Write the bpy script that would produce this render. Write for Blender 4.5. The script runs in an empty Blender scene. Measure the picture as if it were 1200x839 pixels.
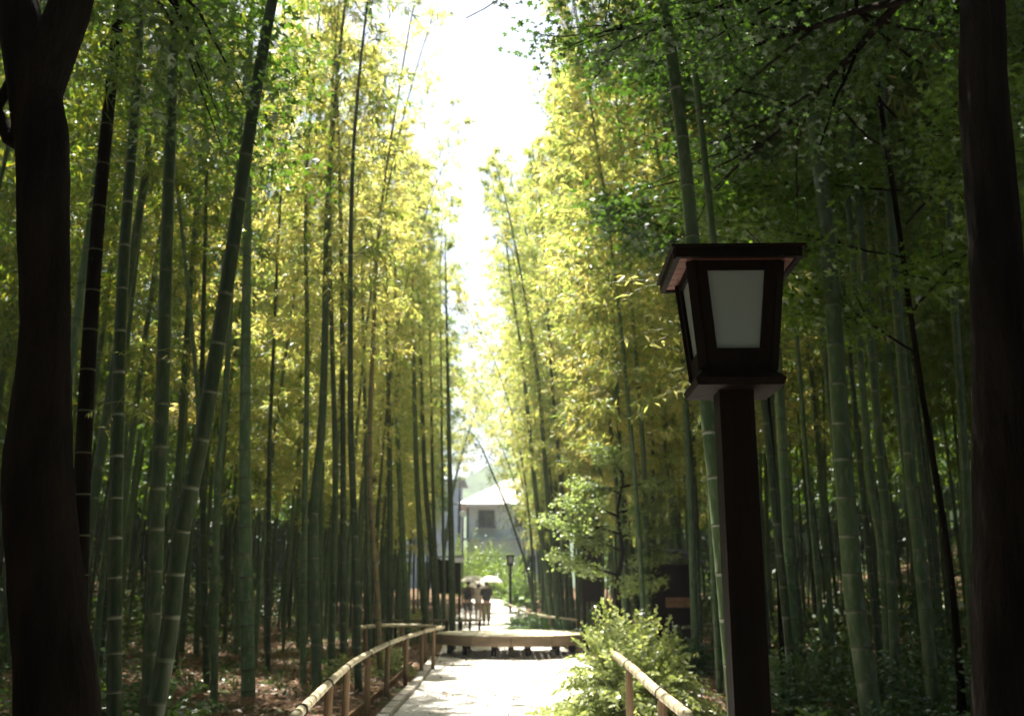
import bpy, bmesh, math, random
import numpy as np
from mathutils import Vector, Matrix

R = math.radians
random.seed(7)
rng = np.random.default_rng(11)
scene = bpy.context.scene
COL = scene.collection

# ------------------------------------------------------------------ camera, world, sun, exposure
F = 1167.0
PITCH = math.atan(267.5 / F)
CAMZ = 1.46
cam_data = bpy.data.cameras.new('camera')
cam = bpy.data.objects.new('camera', cam_data)
COL.objects.link(cam)
cam.location = (0, 0, CAMZ)
cam.rotation_euler = (R(90) + PITCH, 0, 0)
cam_data.lens = 35.0
cam_data.sensor_width = 36.0
cam_data.clip_start = 0.05
cam_data.clip_end = 3000
cam_data.dof.use_dof = True
cam_data.dof.focus_distance = 4.6
cam_data.dof.aperture_fstop = 2.8
scene.camera = cam

SUN_EL, SUN_AZ = R(70), R(-25)          # azimuth from +Y, positive towards +X
world = bpy.data.worlds.new('World')
scene.world = world
world.use_nodes = True
wn, wl = world.node_tree.nodes, world.node_tree.links
wn.clear()
sky = wn.new('ShaderNodeTexSky')
sky.sky_type = 'NISHITA'
sky.sun_disc = False
sky.sun_elevation = SUN_EL
sky.sun_rotation = SUN_AZ
sky.air_density = 1.0
sky.dust_density = 4.0
sky.ozone_density = 1.0
bg = wn.new('ShaderNodeBackground')
bg.inputs['Strength'].default_value = 0.065
# thin bright cloud sheet over the whole sky
tc = wn.new('ShaderNodeTexCoord')
nz = wn.new('ShaderNodeTexNoise'); nz.inputs['Scale'].default_value = 2.5; nz.inputs['Detail'].default_value = 5
cr = wn.new('ShaderNodeMapRange'); cr.inputs[1].default_value = 0.3; cr.inputs[2].default_value = 0.7
cr.inputs[3].default_value = 0.0; cr.inputs[4].default_value = 0.45
mixs = wn.new('ShaderNodeMix'); mixs.data_type = 'RGBA'
mixs.inputs[7].default_value = (2.75, 2.85, 2.8, 1)
wl.new(tc.outputs['Generated'], nz.inputs['Vector'])
wl.new(nz.outputs['Fac'], cr.inputs[0])
wl.new(cr.outputs[0], mixs.inputs[0])
wl.new(sky.outputs[0], mixs.inputs[6])
wl.new(mixs.outputs[2], bg.inputs['Color'])
wo = wn.new('ShaderNodeOutputWorld')
wl.new(bg.outputs[0], wo.inputs['Surface'])

sun_data = bpy.data.lights.new('sun', 'SUN')
sun_data.energy = 5.0
sun_data.angle = R(0.5)
sun_data.color = (1.0, 0.93, 0.80)
sun = bpy.data.objects.new('sun', sun_data)
COL.objects.link(sun)
sd = Vector((math.sin(SUN_AZ) * math.cos(SUN_EL), math.cos(SUN_AZ) * math.cos(SUN_EL), math.sin(SUN_EL)))
sun.rotation_euler = (-sd).to_track_quat('-Z', 'Y').to_euler()
sun.location = (0, 0, 60)

scene.view_settings.view_transform = 'Standard'
scene.view_settings.look = 'None'
scene.view_settings.exposure = 2.2
scene.view_settings.gamma = 1.0
scene.render.engine = 'CYCLES'
cy = scene.cycles
cy.max_bounces = 5
cy.diffuse_bounces = 2
cy.glossy_bounces = 2
cy.transmission_bounces = 4
cy.transparent_max_bounces = 6
cy.volume_bounces = 0
cy.use_denoising = True
cy.use_adaptive_sampling = True

# ------------------------------------------------------------------ geometry of the place
def ray(px, py):
    u, v = (px - 600) / F, (419.5 - py) / F
    return Vector((u, math.cos(PITCH) - v * math.sin(PITCH), math.sin(PITCH) + v * math.cos(PITCH)))
def at(px, py, Y):
    d = ray(px, py); k = Y / d.y
    return Vector((d.x * k, Y, CAMZ + d.z * k))
def at_z(px, py, z):
    d = ray(px, py); k = (z - CAMZ) / d.z
    return Vector((d.x * k, d.y * k, z))
def sstep(t):
    t = np.clip(t, 0, 1); return t * t * (3 - 2 * t)
def path_cx(y):
    return -0.15 - 0.85 * sstep((np.asarray(y, float) - 14) / 26) + 0.3 * sstep((np.asarray(y, float) - 48) / 20)
def Hn(x, y):
    """ground height (numpy)"""
    x = np.asarray(x, float); y = np.asarray(y, float)
    h = 1.25 * sstep((y - 38) / 34)
    d = np.abs(x - path_cx(y))
    side = 0.045 * np.maximum(d - 13, 0) ** 1.55
    side = np.minimum(side, 14) * (1 - sstep((y - 62) / 14)) * sstep((y + 30) / 20)
    bump = (np.sin(x * 1.7 + y * .6) + np.sin(y * 1.3 - x * .8) + np.sin(x * 3.1 - y * 2.3) * .5) * 0.025
    bump = bump * sstep((d - 2.0) / 2.0)
    return h + side + bump
def H(x, y):
    return float(Hn(x, y))

# ------------------------------------------------------------------ object helpers
def mesh_np(name, v, f, mats=(), mi=None, smooth=False):
    """f: (n,3) or (n,4) int array, or a list of lists"""
    me = bpy.data.meshes.new(name)
    if isinstance(f, np.ndarray):
        v = np.asarray(v, np.float32); k = f.shape[1]; n = f.shape[0]
        me.vertices.add(len(v)); me.vertices.foreach_set('co', v.ravel())
        me.loops.add(n * k); me.loops.foreach_set('vertex_index', f.astype(np.int32).ravel())
        me.polygons.add(n); me.polygons.foreach_set('loop_start', np.arange(0, n * k, k, dtype=np.int32))
        if mi is not None: me.polygons.foreach_set('material_index', np.asarray(mi, np.int32))
        if smooth: me.polygons.foreach_set('use_smooth', np.ones(n, bool))
        me.update(calc_edges=True)
    else:
        me.from_pydata([tuple(p) for p in v], [], f)
        if mi is not None:
            for p, m in zip(me.polygons, mi): p.material_index = m
        if smooth:
            for p in me.polygons: p.use_smooth = True
        me.update()
    for m in mats: me.materials.append(m)
    return me
def link(name, data, parent=None, loc=None):
    o = bpy.data.objects.new(name, data); COL.objects.link(o)
    if parent is not None: o.parent = parent
    if loc is not None: o.location = loc
    return o
def tag(o, label, cat, group=None):
    o['label'] = label; o['category'] = cat
    if group: o['group'] = group
    return o
def thing(name, label, cat, loc=(0, 0, 0), rz=0, group=None):
    o = link(name, None); o.location = loc; o.rotation_euler = (0, 0, rz); o.empty_display_size = .2
    return tag(o, label, cat, group)
def struct(name, me):
    o = link(name, me); o['kind'] = 'structure'; return o

class MB:
    """collects verts and faces"""
    def __init__(s): s.v = []; s.f = []; s.m = []; s.cur = 0
    def add(s, vs, fs):
        n = len(s.v); s.v += [tuple(p) for p in vs]
        for f in fs: s.f.append([i + n for i in f]); s.m.append(s.cur)
    def box(s, c, d, rot=None, taper=1.0):
        x, y, z = d[0] / 2, d[1] / 2, d[2] / 2; c = Vector(c); vs = []
        for k, t in ((-z, 1.0), (z, taper)):
            for a, b in ((-x, -y), (x, -y), (x, y), (-x, y)):
                p = Vector((a * t, b * t, k))
                if rot is not None: p = rot @ p
                vs.append(p + c)
        s.add(vs, [[0, 3, 2, 1], [4, 5, 6, 7], [0, 1, 5, 4], [1, 2, 6, 5], [2, 3, 7, 6], [3, 0, 4, 7]])
        return s
    def tube(s, pts, rad, n=8, cap=True):
        pts = [Vector(p) for p in pts]
        if not hasattr(rad, '__len__'): rad = [rad] * len(pts)
        vs, fs = [], []
        for i, p in enumerate(pts):
            a = pts[max(i - 1, 0)]; b = pts[min(i + 1, len(pts) - 1)]
            d = (b - a)
            if d.length < 1e-6: d = Vector((0, 0, 1))
            d.normalize()
            u = d.orthogonal() if abs(d.z) < .9 else Vector((1, 0, 0)) - d * d.x
            if abs(d.z) < .9: u = Vector((0, 0, 1)) - d * d.z
            u.normalize(); w = d.cross(u)
            for k in range(n):
                t = 2 * math.pi * k / n
                vs.append(p + (u * math.cos(t) + w * math.sin(t)) * rad[i])
        for i in range(len(pts) - 1):
            for k in range(n):
                a = i * n + k; b = i * n + (k + 1) % n
                fs.append([a, b, b + n, a + n])
        if cap:
            fs.append(list(range(n))[::-1]); fs.append([(len(pts) - 1) * n + k for k in range(n)])
        s.add(vs, fs); return s
    def data(s, name, *mats, smooth=False): return mesh_np(name, s.v, s.f, mats, s.m, smooth)
    def build(s, name, mats, parent=None, smooth=False, loc=None):
        if not isinstance(mats, (list, tuple)): mats = [mats]
        return link(name, s.data(name, *mats, smooth=smooth), parent, loc)

# ------------------------------------------------------------------ materials
def new_mat(name):
    m = bpy.data.materials.new(name); m.use_nodes = True
    nt = m.node_tree; nt.nodes.clear()
    out = nt.nodes.new('ShaderNodeOutputMaterial')
    return m, nt.nodes, nt.links, out
def rgba(c): return (c[0], c[1], c[2], 1)
def surf(name, c1, c2, rough=.8, scale=6, bump=.25, detail=6, stretch=(1, 1, 1), spec=.3, metal=0, c3=None, scale2=40, objrand=0):
    m, N, L, out = new_mat(name)
    b = N.new('ShaderNodeBsdfPrincipled'); b.inputs['Roughness'].default_value = rough
    b.inputs['Specular IOR Level'].default_value = spec; b.inputs['Metallic'].default_value = metal
    tc = N.new('ShaderNodeTexCoord'); mp = N.new('ShaderNodeMapping'); mp.inputs['Scale'].default_value = stretch
    L.new(tc.outputs['Object'], mp.inputs['Vector'])
    n1 = N.new('ShaderNodeTexNoise'); n1.inputs['Scale'].default_value = scale; n1.inputs['Detail'].default_value = detail
    L.new(mp.outputs[0], n1.inputs['Vector'])
    r = N.new('ShaderNodeValToRGB'); r.color_ramp.elements[0].position = .35; r.color_ramp.elements[1].position = .65
    r.color_ramp.elements[0].color = rgba(c1); r.color_ramp.elements[1].color = rgba(c2)
    L.new(n1.outputs['Fac'], r.inputs['Fac'])
    colr = r.outputs['Color']
    n2 = N.new('ShaderNodeTexNoise'); n2.inputs['Scale'].default_value = scale2; n2.inputs['Detail'].default_value = 4
    L.new(mp.outputs[0], n2.inputs['Vector'])
    if c3 is not None:
        mr = N.new('ShaderNodeMapRange'); mr.inputs[1].default_value = .5; mr.inputs[2].default_value = .68
        L.new(n2.outputs['Fac'], mr.inputs[0])
        mx = N.new('ShaderNodeMix'); mx.data_type = 'RGBA'; mx.inputs[7].default_value = rgba(c3)
        L.new(mr.outputs[0], mx.inputs[0]); L.new(colr, mx.inputs[6]); colr = mx.outputs[2]
    if objrand:
        oi = N.new('ShaderNodeObjectInfo'); mr = N.new('ShaderNodeMapRange')
        mr.inputs[3].default_value = 1 - objrand; mr.inputs[4].default_value = 1 + objrand
        L.new(oi.outputs['Random'], mr.inputs[0])
        mx = N.new('ShaderNodeMix'); mx.data_type = 'RGBA'; mx.blend_type = 'MULTIPLY'; mx.inputs[0].default_value = 1
        L.new(colr, mx.inputs[6]); L.new(mr.outputs[0], mx.inputs[7]); colr = mx.outputs[2]
    L.new(colr, b.inputs['Base Color'])
    if bump:
        bp = N.new('ShaderNodeBump'); bp.inputs['Strength'].default_value = bump; bp.inputs['Distance'].default_value = .02
        L.new(n2.outputs['Fac'], bp.inputs['Height']); L.new(bp.outputs[0], b.inputs['Normal'])
    L.new(b.outputs[0], out.inputs['Surface'])
    return m
def leafmat(name, cols, trans=.5, rough=.45, tint=(1.5, 1.5, .6), gloss=.12):
    """leaf with per-leaf colour, a waxy surface and light passing through"""
    m, N, L, out = new_mat(name)
    g = N.new('ShaderNodeNewGeometry'); oi = N.new('ShaderNodeObjectInfo')
    ad = N.new('ShaderNodeMath'); ad.operation = 'MULTIPLY_ADD'; ad.inputs[1].default_value = .35
    sb = N.new('ShaderNodeMath'); sb.operation = 'MULTIPLY'; sb.inputs[1].default_value = .65
    L.new(g.outputs['Random Per Island'], sb.inputs[0]); L.new(oi.outputs['Random'], ad.inputs[0]); L.new(sb.outputs[0], ad.inputs[2])
    r = N.new('ShaderNodeValToRGB'); el = r.color_ramp.elements
    while len(el) < len(cols): el.new(.5)
    for i, (p, c) in enumerate(cols): el[i].position = p; el[i].color = rgba(c)
    L.new(ad.outputs[0], r.inputs['Fac'])
    d = N.new('ShaderNodeBsdfDiffuse'); t = N.new('ShaderNodeBsdfTranslucent'); gl = N.new('ShaderNodeBsdfGlossy')
    gl.inputs['Roughness'].default_value = rough; gl.inputs['Color'].default_value = (.9, .95, 1, 1)
    mu = N.new('ShaderNodeMix'); mu.data_type = 'RGBA'; mu.blend_type = 'MULTIPLY'; mu.inputs[0].default_value = 1
    mu.inputs[7].default_value = rgba(tint)
    L.new(r.outputs[0], d.inputs[0]); L.new(r.outputs[0], mu.inputs[6]); L.new(mu.outputs[2], t.inputs[0])
    m1 = N.new('ShaderNodeMixShader'); m1.inputs[0].default_value = trans
    L.new(d.outputs[0], m1.inputs[1]); L.new(t.outputs[0], m1.inputs[2])
    m2 = N.new('ShaderNodeMixShader'); m2.inputs[0].default_value = gloss
    L.new(m1.outputs[0], m2.inputs[1]); L.new(gl.outputs[0], m2.inputs[2])
    L.new(m2.outputs[0], out.inputs['Surface'])
    return m

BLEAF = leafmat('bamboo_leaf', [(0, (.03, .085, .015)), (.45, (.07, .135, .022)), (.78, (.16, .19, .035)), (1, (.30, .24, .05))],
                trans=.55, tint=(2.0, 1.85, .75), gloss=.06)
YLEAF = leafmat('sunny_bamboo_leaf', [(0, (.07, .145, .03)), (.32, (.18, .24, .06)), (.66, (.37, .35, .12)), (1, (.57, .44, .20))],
                trans=.65, tint=(1.8, 1.8, 1.25), gloss=.06)  # yellower leaf for the gap edges, with some sunlit brightness in its colour
CLEAF = leafmat('clump_leaf', [(0, (.05, .11, .02)), (1, (.16, .22, .04))], trans=.6, tint=(1.9, 2.1, .6), gloss=.05)
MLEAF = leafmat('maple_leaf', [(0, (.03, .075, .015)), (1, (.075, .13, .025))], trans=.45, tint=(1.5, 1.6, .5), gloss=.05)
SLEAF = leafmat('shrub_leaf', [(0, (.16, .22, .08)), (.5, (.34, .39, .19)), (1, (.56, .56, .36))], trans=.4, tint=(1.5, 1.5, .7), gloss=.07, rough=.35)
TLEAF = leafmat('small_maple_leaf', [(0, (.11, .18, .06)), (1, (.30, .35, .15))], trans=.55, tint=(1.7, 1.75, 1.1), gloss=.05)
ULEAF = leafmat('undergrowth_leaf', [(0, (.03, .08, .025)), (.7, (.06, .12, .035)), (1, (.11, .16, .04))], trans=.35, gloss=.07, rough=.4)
GLEAF = leafmat('garden_leaf', [(0, (.07, .15, .04)), (1, (.22, .28, .08))], trans=.5, gloss=.05)
FLEAF = leafmat('forest_leaf', [(0, (.04, .07, .03)), (1, (.07, .11, .04))], trans=.3, gloss=.03)
LITTER = leafmat('dry_leaf', [(0, (.10, .055, .03)), (.5, (.22, .13, .07)), (1, (.38, .27, .16))], trans=.1, gloss=.06, tint=(1.2, 1, .8))

CULM = surf('bamboo_culm_green', (.032, .062, .028), (.064, .10, .045), rough=.42, scale=3, scale2=22, stretch=(1, 1, .35), bump=.12, spec=.3, c3=(.10, .12, .075), objrand=.55)
CULMB = surf('bamboo_culm_old', (.15, .12, .055), (.22, .19, .09), rough=.5, scale=3, scale2=22, stretch=(1, 1, .35), bump=.1, c3=(.10, .08, .05), objrand=.25)
NODE = surf('bamboo_node_bloom', (.06, .085, .055), (.11, .14, .09), rough=.6, scale=8, bump=.1)
NODEW = surf('bamboo_node_white', (.13, .16, .12), (.20, .235, .19), rough=.6, scale=8, bump=.1)
NODEM = surf('bamboo_node_dark', (.05, .06, .035), (.08, .09, .05), rough=.6, scale=8, bump=.1)
TWIG = surf('bamboo_twig', (.10, .13, .05), (.17, .18, .08), rough=.6, bump=0)
BARK = surf('bark', (.006, .005, .0045), (.017, .013, .011), rough=.95, scale=5, scale2=26, stretch=(1, 1, .25), bump=.9, spec=.04)
POLE = surf('dry_bamboo_pole', (.34, .31, .20), (.46, .42, .29), rough=.5, scale=6, scale2=30, bump=.1, c3=(.22, .19, .12))
POLED = surf('weathered_bamboo_pole', (.13, .11, .08), (.2, .17, .12), rough=.7, scale=6, bump=.1)
WPOST = surf('fence_post_wood', (.10, .065, .035), (.19, .13, .075), rough=.85, scale=9, stretch=(1, 1, .2), bump=.4)
ROPE = surf('black_rope', (.02, .018, .015), (.04, .035, .03), rough=.9, scale=80)
DWOOD = surf('dark_stained_wood', (.007, .005, .0045), (.015, .010, .008), rough=.7, scale=7, stretch=(1, 1, .15), bump=.3, spec=.08)
RWOOD = surf('red_brown_soffit', (.11, .036, .024), (.17, .058, .038), rough=.6, scale=9, stretch=(.2, 1, 1), bump=.2)
FROST = surf('frosted_pane', (.50, .56, .53), (.60, .66, .62), rough=.45, scale=3, bump=.02, c3=(.45, .5, .48))
FROST = leafmat('frosted_pane_glow', [(0, (.50, .56, .54)), (1, (.56, .62, .60))], trans=.6, tint=(1, 1, 1), gloss=.05)
BENCHW = surf('platform_wood', (.13, .095, .06), (.21, .155, .10), rough=.75, scale=6, stretch=(.2, .2, 1), bump=.3)
BSLAT = surf('platform_bamboo_slat', (.42, .38, .27), (.56, .51, .38), rough=.5, scale=5, bump=.1, objrand=.15)
STONE = surf('kerb_stone', (.36, .33, .28), (.48, .45, .40), rough=.9, scale=9, bump=.4, c3=(.25, .23, .2), objrand=.15)
EDGEW = surf('edging_board', (.16, .09, .05), (.26, .16, .09), rough=.9, scale=9, bump=.4)

# ------------------------------------------------------------------ ground
def ground_mat():
    m, N, L, out = new_mat('forest_floor')
    b = N.new('ShaderNodeBsdfPrincipled'); b.inputs['Roughness'].default_value = .95; b.inputs['Specular IOR Level'].default_value = .1
    tc = N.new('ShaderNodeTexCoord')
    n1 = N.new('ShaderNodeTexNoise'); n1.inputs['Scale'].default_value = .9; n1.inputs['Detail'].default_value = 6
    n2 = N.new('ShaderNodeTexVoronoi'); n2.inputs['Scale'].default_value = 22
    n3 = N.new('ShaderNodeTexNoise'); n3.inputs['Scale'].default_value = 55; n3.inputs['Detail'].default_value = 4
    for n in (n1, n2, n3): L.new(tc.outputs['Object'], n.inputs['Vector'])
    r1 = N.new('ShaderNodeValToRGB'); e = r1.color_ramp.elements
    e[0].color = (.11, .065, .04, 1); e[1].color = (.24, .16, .10, 1); e[0].position = .3; e[1].position = .7
    L.new(n3.outputs['Fac'], r1.inputs['Fac'])
    r2 = N.new('ShaderNodeValToRGB'); e = r2.color_ramp.elements; e[0].position = .54; e[1].position = .66
    e[0].color = (0, 0, 0, 1); e[1].color = (1, 1, 1, 1)
    L.new(n1.outputs['Fac'], r2.inputs['Fac'])
    mx = N.new('ShaderNodeMix'); mx.data_type = 'RGBA'; mx.inputs[7].default_value = (.06, .08, .03, 1)
    L.new(r2.outputs[0], mx.inputs[0]); L.new(r1.outputs[0], mx.inputs[6])
    m2 = N.new('ShaderNodeMix'); m2.data_type = 'RGBA'; m2.blend_type = 'MULTIPLY'; m2.inputs[0].default_value = .5
    L.new(mx.outputs[2], m2.inputs[6]); L.new(n2.outputs['Color'], m2.inputs[7])
    L.new(m2.outputs[2], b.inputs['Base Color'])
    bp = N.new('ShaderNodeBump'); bp.inputs['Strength'].default_value = .8; bp.inputs['Distance'].default_value = .03
    L.new(n3.outputs['Fac'], bp.inputs['Height']); L.new(bp.outputs[0], b.inputs['Normal'])
    L.new(b.outputs[0], out.inputs['Surface'])
    return m
def axis(near, step, far):
    a = list(np.arange(0, near, step)); s = step
    while a[-1] < far: s *= 1.25; a.append(a[-1] + s)
    return np.array(a)
ax = axis(32, .5, 900); gx = np.concatenate([-ax[::-1][:-1], ax])
gy = np.concatenate([-axis(6, .6, 300)[::-1][:-1] + 0, axis(80, .5, 1500)])
X, Y = np.meshgrid(gx, gy)
Z = Hn(X, Y)
nx, ny = len(gx), len(gy)
idx = np.arange(nx * ny).reshape(ny, nx)
fq = np.stack([idx[:-1, :-1], idx[:-1, 1:], idx[1:, 1:], idx[1:, :-1]], -1).reshape(-1, 4)
struct('ground', mesh_np('ground', np.stack([X, Y, Z], -1).reshape(-1, 3), fq, [ground_mat()], smooth=True))

# path
PL, PR = -1.35, 1.35
def pedge_l(y): return path_cx(y) + (-1.22 - .38 * sstep((16 - y) / 6) * 0 + .0) - .25 * sstep((y - 30) / 12)
def pedge_r(y): return path_cx(y) + 1.75 + .0 * y - .1 * sstep((y - 34) / 12)
def path_mat():
    m, N, L, out = new_mat('pale_path_stone')
    b = N.new('ShaderNodeBsdfPrincipled'); b.inputs['Roughness'].default_value = .85; b.inputs['Specular IOR Level'].default_value = .2
    tc = N.new('ShaderNodeTexCoord')
    n1 = N.new('ShaderNodeTexNoise'); n1.inputs['Scale'].default_value = 1.4; n1.inputs['Detail'].default_value = 8
    n2 = N.new('ShaderNodeTexNoise'); n2.inputs['Scale'].default_value = 45; n2.inputs['Detail'].default_value = 3
    v = N.new('ShaderNodeTexVoronoi'); v.inputs['Scale'].default_value = 2.6; v.feature = 'DISTANCE_TO_EDGE'
    for n in (n1, n2, v): L.new(tc.outputs['Object'], n.inputs['Vector'])
    r = N.new('ShaderNodeValToRGB'); e = r.color_ramp.elements; e[0].position = .3; e[1].position = .7
    e[0].color = (.50, .48, .44, 1); e[1].color = (.66, .64, .60, 1)
    L.new(n1.outputs['Fac'], r.inputs['Fac'])
    r2 = N.new('ShaderNodeMapRange'); r2.inputs[1].default_value = .3; r2.inputs[2].default_value = .7; r2.inputs[3].default_value = .72; r2.inputs[4].default_value = 1.1
    L.new(n2.outputs['Fac'], r2.inputs[0])
    mx = N.new('ShaderNodeMix'); mx.data_type = 'RGBA'; mx.blend_type = 'MULTIPLY'; mx.inputs[0].default_value = 1
    L.new(r.outputs[0], mx.inputs[6]); L.new(r2.outputs[0], mx.inputs[7])
    L.new(mx.outputs[2], b.inputs['Base Color'])
    bp = N.new('ShaderNodeBump'); bp.inputs['Strength'].default_value = .4; bp.inputs['Distance'].default_value = .01
    L.new(n2.outputs['Fac'], bp.inputs['Height']); L.new(bp.outputs[0], b.inputs['Normal'])
    L.new(b.outputs[0], out.inputs['Surface'])
    return m
ys = np.arange(-4, 74, .5)
pv, pf = [], []
for i, y in enumerate(ys):
    l, r_ = float(pedge_l(y)), float(pedge_r(y))
    for k in range(9):
        x = l + (r_ - l) * k / 8; pv.append((x, y, H(x, y) + .012))
    if i:
        for k in range(8):
            a = (i - 1) * 9 + k; pf.append([a, a + 1, a + 10, a + 9])
path = struct('path', mesh_np('path', pv, pf, [path_mat()]))
# kerb stones along the left edge, with a wooden edging board outside them
for i in range(26):
    y0 = 5.0 + i * .62
    mb = MB(); y1 = y0 + .60
    a = Vector((float(pedge_l(y0)) + random.uniform(-.012, .012), y0, 0)); b = Vector((float(pedge_l(y1)), y1, 0)); d = (b - a)
    rot = Matrix.Rotation(math.atan2(-d.x, d.y), 3, 'Z')
    mb.box((0, 0, 0), (.13, .595, .09 + random.uniform(-.012, .012)), rot, .95)
    o = mb.build('kerb_stone', STONE, path, loc=((a + b) / 2 + Vector((-.07, 0, .035)))); o['kind'] = 'structure'
edge_pts = [Vector((float(pedge_l(y)) - .42, y, 0)) for y in np.arange(5, 20.6, 1.3)]
for a, b in zip(edge_pts, edge_pts[1:]):
    d = b - a; rot = Matrix.Rotation(math.atan2(-d.x, d.y), 3, 'Z')
    o = MB().box((0, 0, 0), (.035, d.length - .01, .12), rot).build('edging_board', EDGEW, path, loc=(a + b) / 2 + Vector((0, 0, .04)))

# ------------------------------------------------------------------ leaves in bulk
def leaf_quads(base, dirv, nrm, L, W):
    """rhombic leaves: base (n,3), unit direction, unit normal -> verts, faces (2 tris as a bent quad)"""
    n = len(base); side = np.cross(dirv, nrm); side /= np.linalg.norm(side, axis=1, keepdims=True) + 1e-9
    L = np.broadcast_to(L, (n,))[:, None]; W = np.broadcast_to(W, (n,))[:, None]
    mid = base + dirv * L * .42
    v = np.stack([base, mid + side * W / 2, base + dirv * L - np.array([0, 0, 1]) * L * .12, mid - side * W / 2], 1).reshape(-1, 3)
    f = np.arange(n * 4).reshape(n, 4)
    return v, f
def unit(a): return a / (np.linalg.norm(a, axis=-1, keepdims=True) + 1e-9)
def rand_unit(n):
    return unit(rng.normal(size=(n, 3)))

def bamboo_foliage(pts, z0, L_branch=1.3, per=26, leaf=(.13, .022), gap=.34, density=1.0, side=None, twigs=True):
    """leafy side branches along a culm centre line. pts: function z->(x,y,z) ; returns verts, quads, material index"""
    ztop = pts(1.0)[2]; V = []; Fq = []; M = []; off = 0
    ts = np.linspace(0, 1, 60); P = np.array([pts(t) for t in ts]); zs = P[:, 2]
    z = z0; az = rng.uniform(0, 6.28); B, D, Ls = [], [], []
    while z < ztop - .05:
        t = np.interp(z, zs, ts); p = np.array([np.interp(t, ts, P[:, k]) for k in range(3)])
        h = (z - z0) / (ztop - z0)
        prof = (.65 + .45 * math.sin(math.pi * min(1, h * 1.1))) * (1 - .62 * h ** 3)
        az += math.pi + rng.normal(0, .5)
        for k in (-1, 1):
            if rng.random() > density: continue
            a = az + k * .45 + rng.normal(0, .2)
            e = rng.uniform(.35, .85) + .3 * h
            d = np.array([math.cos(a) * math.cos(e), math.sin(a) * math.cos(e), math.sin(e)])
            B.append(p); D.append(d); Ls.append(L_branch * prof * rng.uniform(.7, 1.25))
        z += gap * rng.uniform(.8, 1.2)
    B = np.array(B); D = np.array(D); Ls = np.array(Ls)
    nb = len(B)
    def bpos(i, s):      # droop along the branch
        return B[i] + D[i] * (Ls[i] * s)[:, None] - np.array([0, 0, 1]) * (.42 * Ls[i] * s ** 2)[:, None]
    # leaves grouped in small fans (twiglets)
    nf = per // 4
    bi = np.repeat(np.arange(nb), nf); s = .22 + .78 * rng.random(len(bi)) ** .8
    c = bpos(bi, s)
    tw = unit(D[bi] + rng.normal(0, .75, (len(bi), 3)) - np.array([0, 0, .15]))
    tl = rng.uniform(.08, .38, len(bi)) * (Ls[bi] / L_branch)
    tipc = c + tw * tl[:, None]
    li = np.repeat(np.arange(len(bi)), 4)
    base = c[li] + (tipc - c)[li] * rng.uniform(.35, 1.0, len(li))[:, None]
    dv = unit(tw[li] * .8 + rng.normal(0, .55, (len(li), 3)) - np.array([0, 0, .45]))
    nr = unit(rng.normal(0, .6, (len(li), 3)) + np.array([0, 0, 1.]))
    v, f = leaf_quads(base, dv, nr, leaf[0] * rng.uniform(.7, 1.25, len(li)), leaf[1] * rng.uniform(.8, 1.2, len(li)))
    V.append(v); Fq.append(f); M.append(np.zeros(len(f), int)); off += len(v)
    if twigs:
        for i in range(nb):
            ii = np.full(4, i); q = bpos(ii, np.array([0, .33, .66, 1.]))
            w = np.array([.008, .006, .004, .002])[:, None]
            sv = np.cross(D[i], [0, 0, 1]); sv = sv / (np.linalg.norm(sv) + 1e-9); up = np.array([0, 0, 1.])
            vv = np.stack([q + sv * w, q - sv * w * .5 + up * w * .87, q - sv * w * .5 - up * w * .87], 1).reshape(-1, 3)
            ff = []
            for a in range(3):
                for k in range(3):
                    ff.append([a * 3 + k, a * 3 + (k + 1) % 3, a * 3 + 3 + (k + 1) % 3, a * 3 + 3 + k])
            V.append(vv); Fq.append(np.array(ff) + off); M.append(np.ones(9, int)); off += len(vv)
    return np.concatenate(V), np.concatenate(Fq), np.concatenate(M)

def culm_arrays(fn, r0, internode=.32, n=10, tip=.12, ztop=None):
    """culm with swollen node rings. fn: t->(x,y,z)"""
    ts = np.linspace(0, 1, 80); P = np.array([fn(t) for t in ts])
    seg = np.linalg.norm(np.diff(P, axis=0), axis=1); s = np.concatenate([[0], np.cumsum(seg)]); Lt = s[-1]
    rings = []  # (arc, radius factor, material of the band above)
    d = .12; first = True
    rings.append((0, 1.0, 0))
    while d < Lt - .05:
        g = d / Lt
        rings += [(d - rng.uniform(.014, .03), 1.0, 1), (d - .006, 1.0, 2), (d, 1.075, 2), (d + .008, 1.0, 0)]
        d += internode * (.55 + .75 * math.sin(math.pi * min(.95, .12 + g * .9))) * rng.uniform(.94, 1.06)
    rings.append((Lt, 1.0, 0))
    A = np.array([r[0] for r in rings]); K = np.array([r[1] for r in rings]); MI = [r[2] for r in rings]
    C = np.stack([np.interp(A, s, P[:, k]) for k in range(3)], 1)
    T = unit(np.gradient(C, axis=0))
    g = A / Lt
    rad = r0 * (1 - (1 - tip) * g ** 1.25) * K
    u = unit(np.cross(T, np.array([0, 1, 0.0]))); w = np.cross(T, u)
    th = np.arange(n) * 2 * math.pi / n
    v = C[:, None, :] + rad[:, None, None] * (u[:, None, :] * np.cos(th)[None, :, None] + w[:, None, :] * np.sin(th)[None, :, None])
    v = v.reshape(-1, 3); m = len(A)
    i = np.arange(m - 1)[:, None] * n; k = np.arange(n)[None, :]; k2 = (k + 1) % n
    f = np.stack([i + k, i + k2, i + n + k2, i + n + k], -1).reshape(-1, 4)
    mi = np.repeat(np.array(MI[:-1]), n)
    return v, f, mi

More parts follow.
